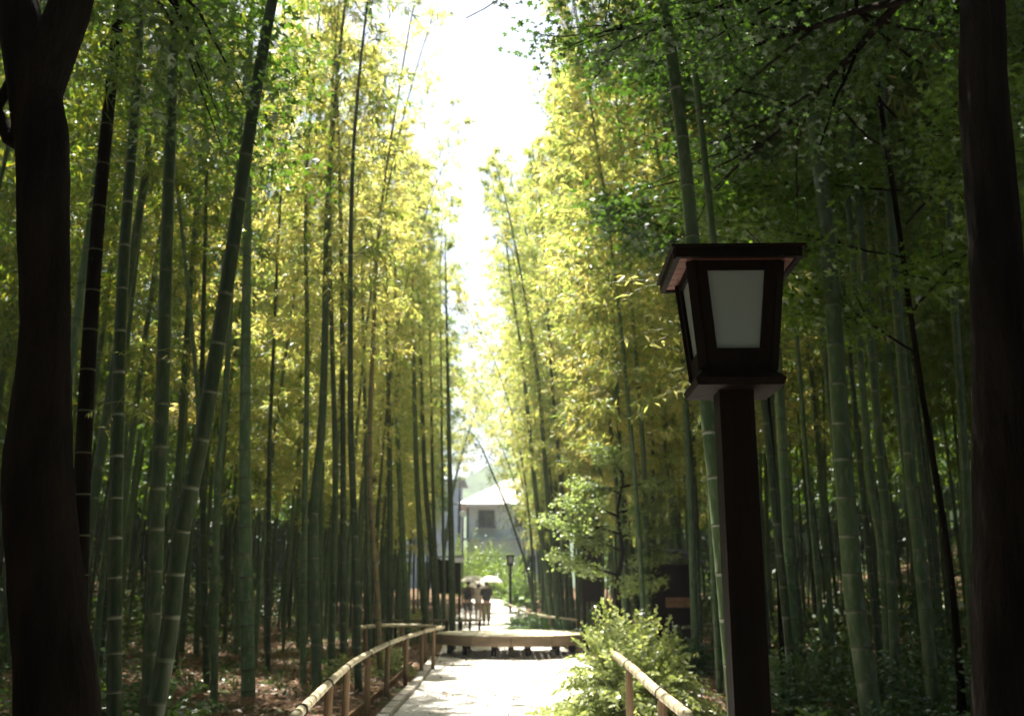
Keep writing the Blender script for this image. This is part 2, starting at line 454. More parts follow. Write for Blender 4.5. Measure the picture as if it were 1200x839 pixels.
def spline(picks):
    """smooth function t->point through the picked points (Catmull-Rom by height)"""
    P = np.array([tuple(p) for p in picks], float)
    d = np.concatenate([[0], np.cumsum(np.linalg.norm(np.diff(P, axis=0), axis=1))]); d /= d[-1]
    def fn(t):
        i = int(np.clip(np.searchsorted(d, t) - 1, 0, len(d) - 2)); h = d[i + 1] - d[i]; q = (t - d[i]) / h
        m0 = (P[i + 1] - P[max(i - 1, 0)]) / (d[i + 1] - d[max(i - 1, 0)]) * h
        m1 = (P[min(i + 2, len(d) - 1)] - P[i]) / (d[min(i + 2, len(d) - 1)] - d[i]) * h
        return (2*q**3-3*q**2+1)*P[i] + (q**3-2*q**2+q)*m0 + (-2*q**3+3*q**2)*P[i+1] + (q**3-q**2)*m1
    return fn

# ------------------------------------------------------------------ bamboo seen singly in the photograph
def hero(picks, Y, wpx, label, z0=5.0, top=13.6, mat=CULM, per=76, bend=None, Lb=1.3, group=None, leaf=(.145, .026), gap=.30, dens=.9, node=NODE):
    px_c = picks[-1][0] - 570
    pts = [at(px, py, Y) for px, py in picks]
    b = pts[0]; zg = H(b.x, b.y)
    s0 = (pts[1] - pts[0]); s0 = s0 / max(s0.z, .01)
    base = b + s0 * (zg - .05 - b.z)
    full = [base] + [p for p in pts if p.z > zg + .3]
    last = full[-1]; pr = full[-2]; sl = (last - pr) / max(last.z - pr.z, .05)
    z = last.z; p = last.copy(); sg = 1 if b.x < 0 else -1
    while z < top:
        dz = 1.3; z += dz
        sl = sl + Vector((sg * .03, random.uniform(-.02, .02), 0))
        p = p + Vector((sl.x * dz, sl.y * dz + random.uniform(-.05, .05), dz)); full.append(p.copy())
    full[-1].z = top
    loc = Vector((base.x, base.y, zg))
    rel = [q - loc for q in full]
    fn = spline(rel)
    r0 = wpx / F * Y / 2
    root = thing('bamboo', label, 'bamboo', loc, group=group)
    v, f, mi = culm_arrays(fn, r0 * 1.0, n=14 if Y < 12 else 10)
    link('culm', mesh_np('culm', v, f, [mat, node, NODEM], mi, smooth=True), root)
    v, f, mi = bamboo_foliage(fn, z0, per=per, L_branch=Lb, leaf=leaf, gap=gap, density=dens)
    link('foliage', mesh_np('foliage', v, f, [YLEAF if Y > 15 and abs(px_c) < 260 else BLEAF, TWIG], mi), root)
    return root
LG = 'tall bamboos of the grove left of the path'
RG = 'tall bamboos of the grove right of the path'
hero([(134, 770), (135, 620), (143, 340), (160, 100), (165, 0)], 8.6, 17, 'upright green bamboo with white node rings just right of the big dark left trunk', z0=6.2, group=LG, node=NODEW)
hero([(177, 770), (184, 600), (190, 470), (195, 300), (203, 60), (205, 0)], 8.2, 19, 'stout pale green bamboo standing directly left of the leaning culm', z0=5.6, group=LG)
hero([(188, 800), (197, 750), (213, 620), (237, 510), (268, 320), (293, 150), (319, 0)], 7.6, 21, 'thick bamboo leaning strongly right from a brown foot, left foreground', z0=7.2, group=LG, dens=.4)
hero([(291, 810), (287, 560), (288, 400), (291, 200), (294, 40)], 13.9, 16, 'stout upright bamboo with bare foot in litter, right of the leaning culm', z0=6.0, group=LG)
hero([(251, 800), (255, 560), (263, 480), (271, 340), (280, 180)], 12.5, 9, 'slim bamboo rising close behind the leaning culm in the left foreground', z0=6.5, group=LG)
hero([(207, 650), (232, 520), (226, 400), (205, 190), (196, 60)], 13, 7, 'thin bamboo tilting left between the stout pale culm and the leaning one', z0=6.5, group=LG)
hero([(240, 700), (236, 500), (240, 300), (243, 180)], 15, 8, 'dark thin bamboo behind the leaning culm, its top in yellow leaves', z0=6.5, group=LG)
hero([(92, 700), (98, 520), (113, 280), (126, 140), (141, 0)], 8.8, 21, 'thick blackish bamboo leaning right beside the big dark left trunk', z0=6.8, mat=BARK, node=BARK, group=LG, dens=.5)
hero([(314, 775), (316, 520), (321, 400), (326, 280)], 18, 6, 'slender bamboo alone in the space right of the stout bare-footed culm', z0=5.5, group=LG)
hero([(371, 795), (368, 600), (377, 500), (381, 380), (383, 260)], 15.6, 12, 'broad grey-green bamboo, first of the row behind the left handrail', z0=5.2, group=LG)
hero([(388, 785), (393, 560), (389, 400), (386, 280)], 16.6, 8, 'bamboo touching the right side of the broad grey-green culm', z0=5.2, group=LG)
hero([(402, 783), (402, 560), (400, 300), (397, 180), (392, 10)], 17, 8, 'very tall straight bamboo whose bare top stands against the pale sky', z0=8.5, top=15, group=LG, dens=.55)
hero([(420, 805), (416, 640), (411, 500), (411, 280)], 14.8, 9, 'dark bamboo whose foot stands closest behind the left handrail', z0=5.6, group=LG)
hero([(445, 777), (441, 680), (433, 560), (437, 400), (446, 250), (470, 90)], 17.5, 7, 'brownish thin bamboo curving right to a fine tip in the sky gap', z0=6.5, mat=CULMB, group=LG, dens=.5)
hero([(355, 790), (357, 600), (360, 400), (358, 280)], 16.2, 8, 'pale slim bamboo just left of the broad grey-green culm', z0=5.6, group=LG)
hero([(434, 760), (430, 600), (427, 450), (424, 300)], 21, 6, 'thin dark bamboo between the brownish curving culm and the row behind', z0=5.4, group=LG)
hero([(456, 748), (457, 600), (455, 450), (452, 320)], 25, 8, 'bamboo with a thick dark culm above the cross rail left of the platform', z0=5.2, Lb=1.1, group=LG)
hero([(478, 745), (470, 600), (465, 480), (463, 320)], 26, 8, 'bamboo slightly left-leaning halfway along the cross rail', z0=5.2, Lb=.95, dens=.7, group=LG)
hero([(500, 741), (493, 640), (487, 520), (483, 300)], 27, 8, 'pale bamboo leaning left above the bend of the bamboo handrail', z0=5.2, Lb=.95, dens=.7, group=LG)
hero([(512, 741), (505, 640), (498, 560), (490, 320)], 28, 7, 'grey-green bamboo leaning left beside the pale one at the handrail bend', z0=5.2, Lb=.95, dens=.7, group=LG)
hero([(515, 738), (508, 600), (505, 450), (502, 300)], 30, 5, 'slender upright bamboo second from the open gap on the left side', z0=5.4, Lb=.95, dens=.7, group=LG)
hero([(530, 739), (529, 640), (526, 500), (522, 300)], 24.5, 8, 'dark upright bamboo at the left end of the round platform', z0=6.0, group=LG, dens=.75, Lb=.8, top=10.4)
hero([(521, 737), (519, 600), (517, 450), (516, 330)], 28.5, 4, 'thin bamboo immediately left of the dark one at the platform end', z0=6.0, group=LG, dens=.6)

hero([(850, 690), (838, 560), (826, 450), (805, 210), (792, 100), (778, 0)], 7.3, 21, 'big bamboo with white node rings passing behind the wooden lantern', z0=6.2, group=RG, dens=.35, node=NODEW)
hero([(872, 690), (858, 450), (838, 300), (822, 150), (805, 0)], 8.6, 12, 'pale slender bamboo rising out of the lantern roof, right of the ringed one', z0=7.2, group=RG, dens=.35)
hero([(1010, 760), (1001, 700), (987, 520), (970, 280), (948, 100), (938, 0)], 9.6, 24, 'broadest bamboo right of the lantern, leaning left with a pale left edge', z0=7.0, group=RG, dens=.5)
hero([(1040, 745), (1034, 650), (1020, 560), (998, 280), (985, 100)], 12, 11, 'bamboo second to the right of the broadest culm, lit along its left edge', z0=7, group=RG)
hero([(1048, 745), (1043, 650), (1034, 560), (1010, 280), (990, 100)], 11.5, 12, 'bamboo crossing close beside its neighbour right of the broadest culm', z0=7, group=RG)
hero([(1087, 745), (1078, 650), (1068, 560), (1046, 280), (1032, 100)], 11, 15, 'dark bamboo with one lit left edge, near the ivy clumps at right', z0=7, group=RG)
hero([(967, 767), (958, 680), (947, 560), (928, 320), (914, 150), (900, 40)], 16, 7, 'thin bamboo with a bright line down it, first right of the lantern post', z0=7, group=RG)
hero([(920, 750), (912, 600), (904, 470), (900, 300), (893, 40)], 15, 8, 'thin dark bamboo just right of the lantern head', z0=6.5, group=RG)
hero([(1140, 745), (1132, 560), (1115, 300), (1105, 100)], 13, 12, 'dim bamboo standing just left of the thick right trunk', z0=7, group=RG)
hero([(838, 700), (822, 400), (798, 215), (785, 140), (763, 65), (752, 10)], 14.5, 8, 'thin dark bamboo leaning left over the yellow leaves behind the ringed one', z0=8.5, group=RG, dens=.35)
hero([(648, 735), (640, 668), (628, 580), (612, 420), (600, 340), (585, 230)], 29, 7, 'bamboo leaning left at the right rim of the sky gap', z0=5.0, group=RG, Lb=1.6)
hero([(655, 735), (650, 668), (640, 560), (630, 440), (612, 330)], 27, 7, 'second left-leaning bamboo right of the sky gap, joined at the foot', z0=4.6, group=RG, Lb=1.5)
hero([(672, 735), (665, 640), (655, 540), (645, 420), (640, 320)], 26, 6, 'bamboo behind the left side of the small maple', z0=4.6, group=RG, Lb=1.4)
hero([(760, 720), (757, 600), (752, 500), (742, 380), (735, 250)], 19, 7, 'pale thin bamboo right of the small maple crown', z0=4.8, group=RG, Lb=1.4)
hero([(700, 730), (695, 560), (686, 470), (678, 350), (672, 240)], 25, 7, 'bamboo rising behind the middle of the small maple', z0=4.8, group=RG, Lb=1.4)
hero([(730, 730), (722, 560), (715, 460), (705, 350)], 23, 7, 'dark bamboo rising behind the right side of the small maple', z0=4.8, group=RG, Lb=1.4)

# the one that arches over the path
def arching():
    pk = [(622, 690), (618, 668), (606, 630), (592, 590), (577, 554), (562, 520), (550, 506), (540, 503), (531, 508)]
    Y = 33; pts = [at(a, b, Y) for a, b in pk]
    g = pts[0]; loc = Vector((g.x + .25, Y, H(g.x, Y)))
    rel = [Vector((0, 0, -.02))] + [p - loc for p in pts]
    fn = spline(rel)
    root = thing('bamboo', 'thin bamboo arching in a bow across the gap before the house', 'bamboo', loc, group=RG)
    v, f, mi = culm_arrays(fn, .05, n=8, tip=.25)
    link('culm', mesh_np('culm', v, f, [CULM, NODE, NODEM], mi, smooth=True), root)
    V, Q, M = [], [], []; off = 0
    B = []
    for t in np.linspace(.45, 1, 46): B.append(fn(t))
    B = np.array(B); n = 14
    bi = np.repeat(np.arange(len(B)), n)
    d = unit(rng.normal(0, 1, (len(bi), 3)) + np.array([.2, 0, -.5]))
    base = B[bi] + d * rng.uniform(.02, .55, len(bi))[:, None]
    v, f = leaf_quads(base, unit(d + np.array([0, 0, -.6])), rand_unit(len(bi)), .16, .026)
    link('foliage', mesh_np('foliage', v, f, [BLEAF], None), root)
arching()

# ------------------------------------------------------------------ the rest of the two groves: shared variants, one object per bamboo
VAR = []
def make_variant(height, r0, arc, z0, per, Lb, gap, dens=.95, lm=None):
    def fn(t):
        return np.array([arc * t ** 2.4, .3 * arc * math.sin(t * 3) * t, height * (t - .035 * (arc / 1.5) * t ** 3)])
    v, f, mi = culm_arrays(fn, r0, internode=.34, n=8)
    cm = mesh_np('culm', v, f, [CULM, NODE, NODEM], mi, smooth=True)
    v, f, mi = bamboo_foliage(fn, z0, per=per, L_branch=Lb, gap=gap, density=dens, leaf=(.15, .027))
    fm = mesh_np('foliage', v, f, [lm or BLEAF, TWIG], mi)
    return cm, fm
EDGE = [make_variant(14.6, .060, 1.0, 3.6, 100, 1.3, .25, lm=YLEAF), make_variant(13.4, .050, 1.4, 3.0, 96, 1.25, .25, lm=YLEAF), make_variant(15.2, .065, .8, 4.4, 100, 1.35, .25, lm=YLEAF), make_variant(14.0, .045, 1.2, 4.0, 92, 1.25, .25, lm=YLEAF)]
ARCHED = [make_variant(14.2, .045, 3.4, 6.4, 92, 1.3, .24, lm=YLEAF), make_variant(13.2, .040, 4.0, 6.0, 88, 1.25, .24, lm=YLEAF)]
INNER = [make_variant(13.6, .062, .9, 5.4, 112, 1.45, .27), make_variant(14.6, .070, 1.2, 6.2, 112, 1.45, .27), make_variant(12.2, .050, .6, 4.8, 108, 1.4, .26), make_variant(13.0, .040, 1.4, 5.0, 104, 1.4, .27)]

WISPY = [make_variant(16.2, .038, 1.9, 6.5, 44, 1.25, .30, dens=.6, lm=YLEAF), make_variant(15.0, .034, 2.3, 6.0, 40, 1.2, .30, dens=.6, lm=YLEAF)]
hero_xy = [(o.location.x, o.location.y) for o in bpy.data.objects if o.get('category') == 'bamboo']
placed = list(hero_xy)
def px_of(x, y): return 600 + F * x / (y * math.cos(PITCH) + (1.0) * math.sin(PITCH)) 
def allowed(x, y, left):
    c = float(path_cx(y)); d = x - c
    px = px_of(x, y)
    if px < -140 or px > 1340: return False
    if left:
        if d > -3.1: return False
        if px > 508: return False
        if y < 18 and d > -3.2 - (18 - y) * .12: return False
        if y < 10 and px > 60: return False
        if y < 13.5 and px > 230: return False
        if y < 18.5 and px > 425: return False
    else:
        if d < 2.35: return False
        if y > 30 and px < 622: return False
        if y <= 30 and px < 652: return False
        if y < 17.5 and px < 860: return False
        if y < 22.5 and px < 668: return False
        if 19.5 < y < 25.5 and x < 2.0: return False
        if y < 11.5: return False
        if 19.5 < y < 22.5 and 2.5 < x < 4.3: return False
    return True
def lean_word(l): return 'upright' if abs(l) < .025 else ('leaning right' if l > 0 else 'leaning left')
LMARK_L = [(0, 'beyond the big dark left trunk'), (75, 'behind the white-ringed bamboo'), (160, 'behind the stout pale culm'), (215, 'behind the leaning culm'), (300, 'beside the lone slender culm'), (345, 'behind the broad grey-green culm'), (395, 'behind the handrail row'), (430, 'above the cross rail'), (470, 'near the handrail bend'), (600, 'at the gap')]
LMARK_R = [(600, 'by the sky gap'), (650, 'left of the small maple'), (690, 'behind the small maple'), (735, 'right of the small maple'), (775, 'above the blue-roofed hut'), (850, 'behind the lantern post'), (910, 'right of the lantern'), (970, 'behind the broadest culm'), (1050, 'behind the ivied tree'), (1120, 'behind the thick right trunk'), (1170, 'at the right border')]
def mark(px, left):
    lm = LMARK_L if left else LMARK_R; r = lm[0][1]
    for p, s in lm:
        if px >= p: r = s
    return r
used_labels = {}
def place(x, y, left, edge, s=None):
    vs = EDGE if edge else INNER
    k = random.randrange(4); cm, fm = vs[k]
    s = s or (random.uniform(.88, 1.1) if left or not edge else random.uniform(.98, 1.18))
    c = float(path_cx(y)); toward = 1 if x < c else -1
    # turn the arc of the tip towards the open path, more or less
    a = (0 if toward > 0 else math.pi) + random.gauss(0, .5 if edge else 1.3)
    lx = random.gauss(-.005 * toward if edge else 0.0, .03); ly = random.gauss(0, .035)
    thick = ['medium-thick', 'slender', 'stout', 'thin'][k] if edge else ['medium-thick', 'stout', 'slender', 'thin'][k]
    depth = 'front' if y < 17 else 'middle' if y < 27 else 'far' if y < 40 else 'farthest'
    lab = f"{thick} bamboo {lean_word(lx)}, {depth} rows {mark(px_of(x, y), left)}"
    root = thing('bamboo', lab, 'bamboo', (x, y, H(x, y) - .04), group=LG if left else RG)
    root.rotation_euler = (Matrix.Rotation(lx, 3, 'Y') @ Matrix.Rotation(ly, 3, 'X') @ Matrix.Rotation(a, 3, 'Z')).to_euler()
    root.scale = (s, s, s)
    link('culm', cm, root); link('foliage', fm, root)
N_SINGLE = 248
cand = []
tries = 0
while tries < 60000 and len(cand) < 640:
    tries += 1
    left = random.random() < .5
    y = random.uniform(5, 62); off = 1.6 + random.random() ** 1.25 * 30
    x = float(path_cx(y)) + (-off if left else off)
    if not allowed(x, y, left): continue
    md = .75 if y > 20 else .95
    if any((x - a) ** 2 + (y - b) ** 2 < md * md for a, b in placed): continue
    placed.append((x, y)); cand.append((x, y, left))
# rows right along the gap, so that its two leafy walls are closed
for y in np.arange(26, 60, 1.35):
    for left in (True, False):
        x = float(path_cx(y)) + ((-3.4 if left else 2.45) + random.uniform(-.35, .35)); y2 = y + random.uniform(-.4, .4)
        px = px_of(x, y2)
        if (left and px < 508) or (not left and px > (630 if y2 > 30 else 655)):
            if all((x - a) ** 2 + (y2 - b) ** 2 > .25 for a, b in placed): cand.append((x, y2, left)); placed.append((x, y2))
def weight(c):
    x, y, l = c; d = abs(x - float(path_cx(y)))
    return y + .5 * d - (8 if d < 5 else 0)
# tall ones whose yellow tops fill the view right of the gap
for _ in range(4000):
    y = random.uniform(17.5, 26); x = random.uniform(.9, 4.2)
    if allowed(x, y, False) and all((x - a) ** 2 + (y - b) ** 2 > .62 ** 2 for a, b in placed): cand.append((x, y, False)); placed.append((x, y))
cand.sort(key=weight)
for x, y, left in cand[:N_SINGLE]:
    place(x, y, left, abs(x - float(path_cx(y))) < 6.2 and y > 16)
# slender ones bowing over the path far along it, closing the gap at mid height
for k, (x, y) in enumerate([(.75, 36), (.95, 40.5), (-2.95, 43), (.9, 46), (-3.4, 50), (.7, 52)]):
    cm, fm = ARCHED[k % 2]; left = x < -1
    root = thing('bamboo', ['bowed bamboo whose plume hangs over the gap, nearest on its right', 'bowed bamboo, second along the right of the gap, plume over the path', 'bowed bamboo reaching over the gap from the left, nearer one', 'bowed bamboo, third along the right of the gap',
                 'bowed bamboo reaching over the gap from the left, farther one', 'bowed bamboo, farthest along the right of the gap'][k], 'bamboo', (x, y, H(x, y) - .04), group=LG if left else RG)
    root.rotation_euler = (0, 0, (0 if left else math.pi) + random.uniform(-.35, .35)); root.scale = [random.uniform(.92, 1.02)] * 3
    link('culm', cm, root); link('foliage', fm, root)
for k, (x, y) in enumerate([(-3.3, 20.5), (-3.2, 24), (-3.5, 27), (-3.9, 30.5), (-3.8, 34), (1.75, 27.5), (1.7, 31.5), (1.35, 35)]):
    cm, fm = WISPY[k % 2]; left = x < 0
    root = thing('bamboo', ['nearest', 'second nearest', 'middle', 'second farthest', 'farthest'][k] + ' of the wispy young bamboos nodding into the sky gap from left' if left else
                 ['nearest', 'middle', 'farthest'][k - 5] + ' of three wispy young bamboos nodding into the sky gap from right', 'bamboo', (x, y, H(x, y) - .04), group=LG if left else RG)
    root.rotation_euler = (0, 0, (0 if left else math.pi) + random.uniform(-.5, .5)); root.scale = [random.uniform(.95, 1.04)] * 3
    link('culm', cm, root); link('foliage', fm, root)
from collections import defaultdict
same = defaultdict(list)
for o in bpy.data.objects:
    if o.get('category') == 'bamboo': same[o['label']].append(o)
for lab, os_ in same.items():
    if len(os_) > 1:
        os_.sort(key=lambda o: px_of(o.location.x, o.location.y)); m = len(os_)
        words_ = {2: ['left of such two', 'right of such two']}.get(m) or (['leftmost such'] + [w + ' such from left' for w in ('second', 'third', 'fourth', 'fifth', 'sixth', 'seventh', 'eighth')][:m - 2] + ['rightmost such'])
        for o, w in zip(os_, words_): o['label'] = lab + ', ' + w
# beyond those: one mass of far bamboo
def rigid(v, x, y, z, a, lx, ly, s):
    Rm = np.array(Matrix.Rotation(lx, 3, 'Y') @ Matrix.Rotation(ly, 3, 'X') @ Matrix.Rotation(a, 3, 'Z'))
    return (v * s) @ Rm.T + np.array([x, y, z])
def arrays(me):
    v = np.empty(len(me.vertices) * 3, np.float32); me.vertices.foreach_get('co', v)
    n = len(me.polygons); f = np.empty(n * 4, np.int32); me.loops.foreach_get('vertex_index', f)
    mi = np.empty(n, np.int32); me.polygons.foreach_get('material_index', mi)
    return v.reshape(-1, 3), f.reshape(-1, 4), mi
def far_variant(h, z0):
    def fn(t): return np.array([.9 * t ** 2.4, .2 * t, h * t])
    ts = np.linspace(0, 1, 7); mb = MB(); mb.tube([fn(t) for t in ts], [.05 * (1 - .85 * t) for t in ts], 5, cap=False)
    v, f, mi = bamboo_foliage(fn, z0, per=24, L_branch=1.7, gap=.45, leaf=(.36, .075), twigs=False)
    v2 = np.array(mb.v); f2 = np.array(mb.f) + len(v)
    return np.concatenate([v, v2]), np.concatenate([f, f2]), np.concatenate([mi, np.ones(len(f2), int)])
FAR = [far_variant(13.5, 5.0), far_variant(12.5, 4.4), far_variant(14.5, 6)]
V, Q, M = [], [], []; off = 0
rest = cand[N_SINGLE:]
for x, y, left in rest + [(px_, py_, px_ < 0) for px_, py_ in
        [(s * random.uniform(16, 44), random.uniform(6, 62)) for s in (-1, 1) for _ in range(110)]
        + [(s * random.uniform(3.2, 24), random.uniform(-24, 3)) for s in (-1, 1) for _ in range(80)]]:
    v, f, mi = FAR[random.randrange(3)]
    V.append(rigid(v, x, y, H(x, y), random.uniform(0, 6.28), random.gauss(0, .04), random.gauss(0, .04), random.uniform(.9, 1.1)))
    Q.append(f + off); M.append(mi); off += len(v)
fb = link('bamboo_forest', mesh_np('bamboo_forest', np.concatenate(V), np.concatenate(Q), [BLEAF, CULM], np.concatenate(M)))
fb['kind'] = 'stuff'
print('bamboo singles', min(N_SINGLE, len(cand)) + len(hero_xy) , 'far', len(V), 'tris', sum(len(q) for q in Q) * 2)

# leaf roof added to cast shade: above and behind the camera, over both groves
def canopy_boxes():
    B, S = [], []
    for (x0, x1, y0, y1, z0, z1, n_, sz) in ((-14, 14, -16, 3, 5.5, 12, 46000, .36), (2.6, 16, 3, 13, 11.5, 16, 11000, .30), (-16, -3.2, 3, 9, 10.5, 15, 7000, .30), (7, 34, 11, 44, 12.5, 17, 60000, .36), (4.3, 12, 8, 28, 12.5, 17, 52000, .35), (1.4, 5.2, 12, 19.5, 13.6, 17, 14000, .32), (-34, -7.5, 8, 44, 12.5, 17, 56000, .36), (-2.6, 2.6, 3, 7.5, 8.5, 12, 2600, .3)):
        cl = rng.uniform((x0, y0, z0), (x1, y1, z1), (max(40, n_ // 160), 3)); i = rng.integers(0, len(cl), n_)
        B.append(cl[i] + rng.normal(0, 1, (n_, 3)) * np.array([1.3, 1.3, .55])); S.append(np.full(n_, sz))
    return np.concatenate(B), np.concatenate(S)
cb, cs = canopy_boxes(); n = len(cb); cb[:, 2] += Hn(cb[:, 0], cb[:, 1])
keep = cb[:, 2] > 1.46 + np.where((cb[:, 1] < 12) | (np.abs(cb[:, 0]) < 5.0), .70 * cb[:, 1] + .8, 0)
cb, cs = cb[keep], cs[keep]; n = len(cb)
v, f = leaf_quads(cb, rand_unit(n), unit(rng.normal(0, .6, (n, 3)) + np.array([0, 0, 1.])), cs * rng.uniform(.7, 1.3, n), cs * .55)
o = link('added_shade_canopy', mesh_np('added_shade_canopy', v, f, [FLEAF])); o['kind'] = 'stuff'

# dark woodland that closes the view beyond both groves
n = 52000; k = n // 4
wx = np.concatenate([rng.uniform(-60, -24, k), rng.uniform(24, 60, k), rng.uniform(-40, -8.5, k), rng.uniform(6.5, 40, k)])
wy = np.concatenate([rng.uniform(-10, 80, 2 * k), rng.uniform(64, 80, 2 * k)])
wz = rng.uniform(-.3, 13, n)
m = 9000  # unseen leaves added behind the camera to block light from there
wx = np.concatenate([wx, rng.uniform(-18, 18, m)]); wy = np.concatenate([wy, rng.uniform(-26, -9, m)]); wz = np.concatenate([wz, rng.uniform(-.2, 15, m)]); keep = ~((wx > -12) & (wx < 11) & (wz > 7))
wx, wy, wz = wx[keep], wy[keep], wz[keep]; n = len(wx)
v, f = leaf_quads(np.stack([wx, wy, Hn(wx, wy) + wz], 1), rand_unit(n), rand_unit(n), rng.uniform(.7, 1.4, n), rng.uniform(.4, .8, n))
o = link('woodland', mesh_np('woodland', v, f, [FLEAF])); o['kind'] = 'stuff'

# ------------------------------------------------------------------ trees
def limb(p, d, length, r, n=6, curl=.25, drop=0.0):
    pts = [p.copy()]; rad = [r]; d = d.normalized()
    for i in range(n):
        d = (d + Vector((random.gauss(0, curl), random.gauss(0, curl), random.gauss(0, curl) - drop)) * .35).normalized()
        p = p + d * (length / n); pts.append(p.copy()); rad.append(r * (1 - .85 * (i + 1) / n) + .004)
    return pts, rad, d
def star_leaves(base, size, spread=.35, flat=.5, lobes=3):
    """clusters of pointed lobes: palmate leaves"""
    n = len(base)
    nr = unit(rng.normal(0, flat, (n, 3)) + np.array([0, 0, 1.]))
    d0 = unit(np.cross(nr, rand_unit(n)))
    s0 = np.cross(nr, d0)
    V, Fq = [], []; off = 0
    for k in range(lobes):
        a = (k - (lobes - 1) / 2) * .95
        dv = d0 * math.cos(a) + s0 * math.sin(a)
        v, f = leaf_quads(base, dv, nr, size * (1 - .15 * abs(a)), size * .42)
        V.append(v); Fq.append(f + off); off += len(v)
    return np.concatenate(V), np.concatenate(Fq)

def sprays(tips, n_per, radius, size, thick=.12, lobes=3, fill=1.0):
    """flat layered leaf sprays around twig points"""
    T = np.array([tuple(t) for t in tips]); n = len(T) * n_per
    i = np.repeat(np.arange(len(T)), n_per)
    a = rng.uniform(0, 6.28, n); rr = radius * np.sqrt(rng.random(n))
    base = T[i] + np.stack([np.cos(a) * rr, np.sin(a) * rr, rng.normal(0, thick, n) - rr * .25], 1)
    return star_leaves(base, size * rng.uniform(.7, 1.2, n)[:, None].ravel(), lobes=lobes)

def rough_tube(mb, pts, rad, n=26, m=70, amp=.055):
    fn = spline(pts); P = np.array([tuple(p) for p in pts]); d = np.concatenate([[0], np.cumsum(np.linalg.norm(np.diff(P, axis=0), axis=1))]); d /= d[-1]
    vs, fs = [], []; ph = [random.uniform(0, 6.28) for _ in range(6)]
    for i in range(m):
        t = i / (m - 1); c = fn(t); r = float(np.interp(t, d, rad)); z = c[2]
        for k in range(n):
            a = 2 * math.pi * k / n
            q = 1 + amp * (math.sin(3 * a + z * 1.3 + ph[0]) * .7 + math.sin(5 * a - z * 2.1 + ph[1]) * .5 + math.sin(9 * a + 1.5 * math.sin(z * 3 + ph[2])) * .55) + random.uniform(-.018, .018)
            q += amp * .9 * max(0, math.sin(z * 2.3 + ph[3]) * math.sin(2 * a + ph[4])) ** 3
            vs.append((c[0] + math.cos(a) * r * q, c[1] + math.sin(a) * r * q, c[2]))
    for i in range(m - 1):
        for k in range(n):
            a = i * n + k; b = i * n + (k + 1) % n; fs.append([a, b, b + n, a + n])
    fs.append(list(range(n))[::-1]); fs.append([(m - 1) * n + k for k in range(n)])
    mb.add(vs, fs)
def big_tree(loc, trunk_pts, trunk_r, limbs, label, leafm=MLEAF, crown=None, bark=BARK, group=None, name='tree', clear_x=None):
    root = thing(name, label, 'tree', loc, group=group)
    mb = MB(); rough_tube(mb, trunk_pts, trunk_r)
    # buttress roots
    for k in range(5):
        a = k * 1.26 + random.uniform(-.3, .3); b = Vector(trunk_pts[0]); r = trunk_r[0]
        mb.tube([b + Vector((math.cos(a) * r * .4, math.sin(a) * r * .4, .45)), b + Vector((math.cos(a) * r * 1.15, math.sin(a) * r * 1.15, .12)), b + Vector((math.cos(a) * r * 1.7, math.sin(a) * r * 1.7, -.08))], [r * .45, r * .36, r * .12], 7)
    mb.build('trunk', bark, root, smooth=True)
    tips = []
    for (p, d, L, r, drop) in limbs:
        m2 = MB(); pts, rad, dd = limb(Vector(p), Vector(d), L, r, 8, .22, drop); m2.tube(pts, rad, 8)
        for j in range(3, len(pts)):
            for _ in range(3):
                sd_ = (dd + Vector((random.gauss(0, .9), random.gauss(0, .9), random.gauss(0, .35)))).normalized()
                q, rr, _d = limb(pts[j], sd_, L * .3, rad[j] * .5, 4, .3, .02); m2.tube(q, rr, 5); tips += q[1:]
        m2.build('branch', bark, root, smooth=True)
    if crown:
        if clear_x is not None: tips = [q for q in tips if q.x + loc.x > clear_x * (q.y + loc.y) / 8.0]
        v, f = sprays(tips, crown[0], crown[1], crown[2], thick=crown[3], lobes=crown[4])
        link('crown', mesh_np('crown', v, f, [leafm]), root)
    return root

def rel_pts(picks, Y, loc): return [at(a, b, Y) - Vector(loc) for a, b in picks]
# left dark tree, forked high
Yt = 5.2; loc = Vector((at(60, 839, Yt).x, Yt, H(-2.4, Yt)))
tp = [Vector((0.02, 0, -.05))] + rel_pts([(68, 839), (55, 700), (43, 560), (52, 400), (52, 280), (50, 150), (45, 70)], Yt, loc)
tr = [.235, .20, .18, .165, .128, .132, .140, .08]
t = big_tree(loc, tp, tr, [], 'massive dark tree trunk forking at the top, at the left border', group=None)
f0 = tp[-1]
MB().tube([f0 + Vector((.02, 0, -.5)), f0 + Vector((-.02, 0, -.15)), f0 + Vector((-.16, 0, .35)), f0 + Vector((-.42, .05, .9)), f0 + Vector((-.8, .1, 2.2)), f0 + Vector((-1.1, .1, 3.6))], [.10, .135, .12, .10, .08, .05], 14).build('branch', BARK, t, smooth=True)
MB().tube([f0 + Vector((0, 0, -.5)), f0 + Vector((.03, 0, -.15)), f0 + Vector((.14, 0, .3)), f0 + Vector((.20, .05, .9)), f0 + Vector((.3, .1, 2.2)), f0 + Vector((.5, .1, 3.6))], [.10, .13, .12, .10, .08, .05], 14).build('branch', BARK, t, smooth=True)
s0 = at(20, 165, Yt) - loc
MB().tube([s0 + Vector((.10, 0, -.05)), s0 + Vector((-.05, 0, .02)), s0 + Vector((-.14, 0, .2)), s0 + Vector((-.04, .02, .5)), s0 + Vector((-.02, .02, .8)), s0 + Vector((-.12, 0, 1.2))], [.06, .045, .032, .028, .024, .018], 8).build('branch', BARK, t, smooth=True)
tips = [f0 + Vector((random.uniform(-.3, .9), random.uniform(.6, 3.6), random.uniform(.75, 1.9))) for _ in range(90)]
m2 = MB()
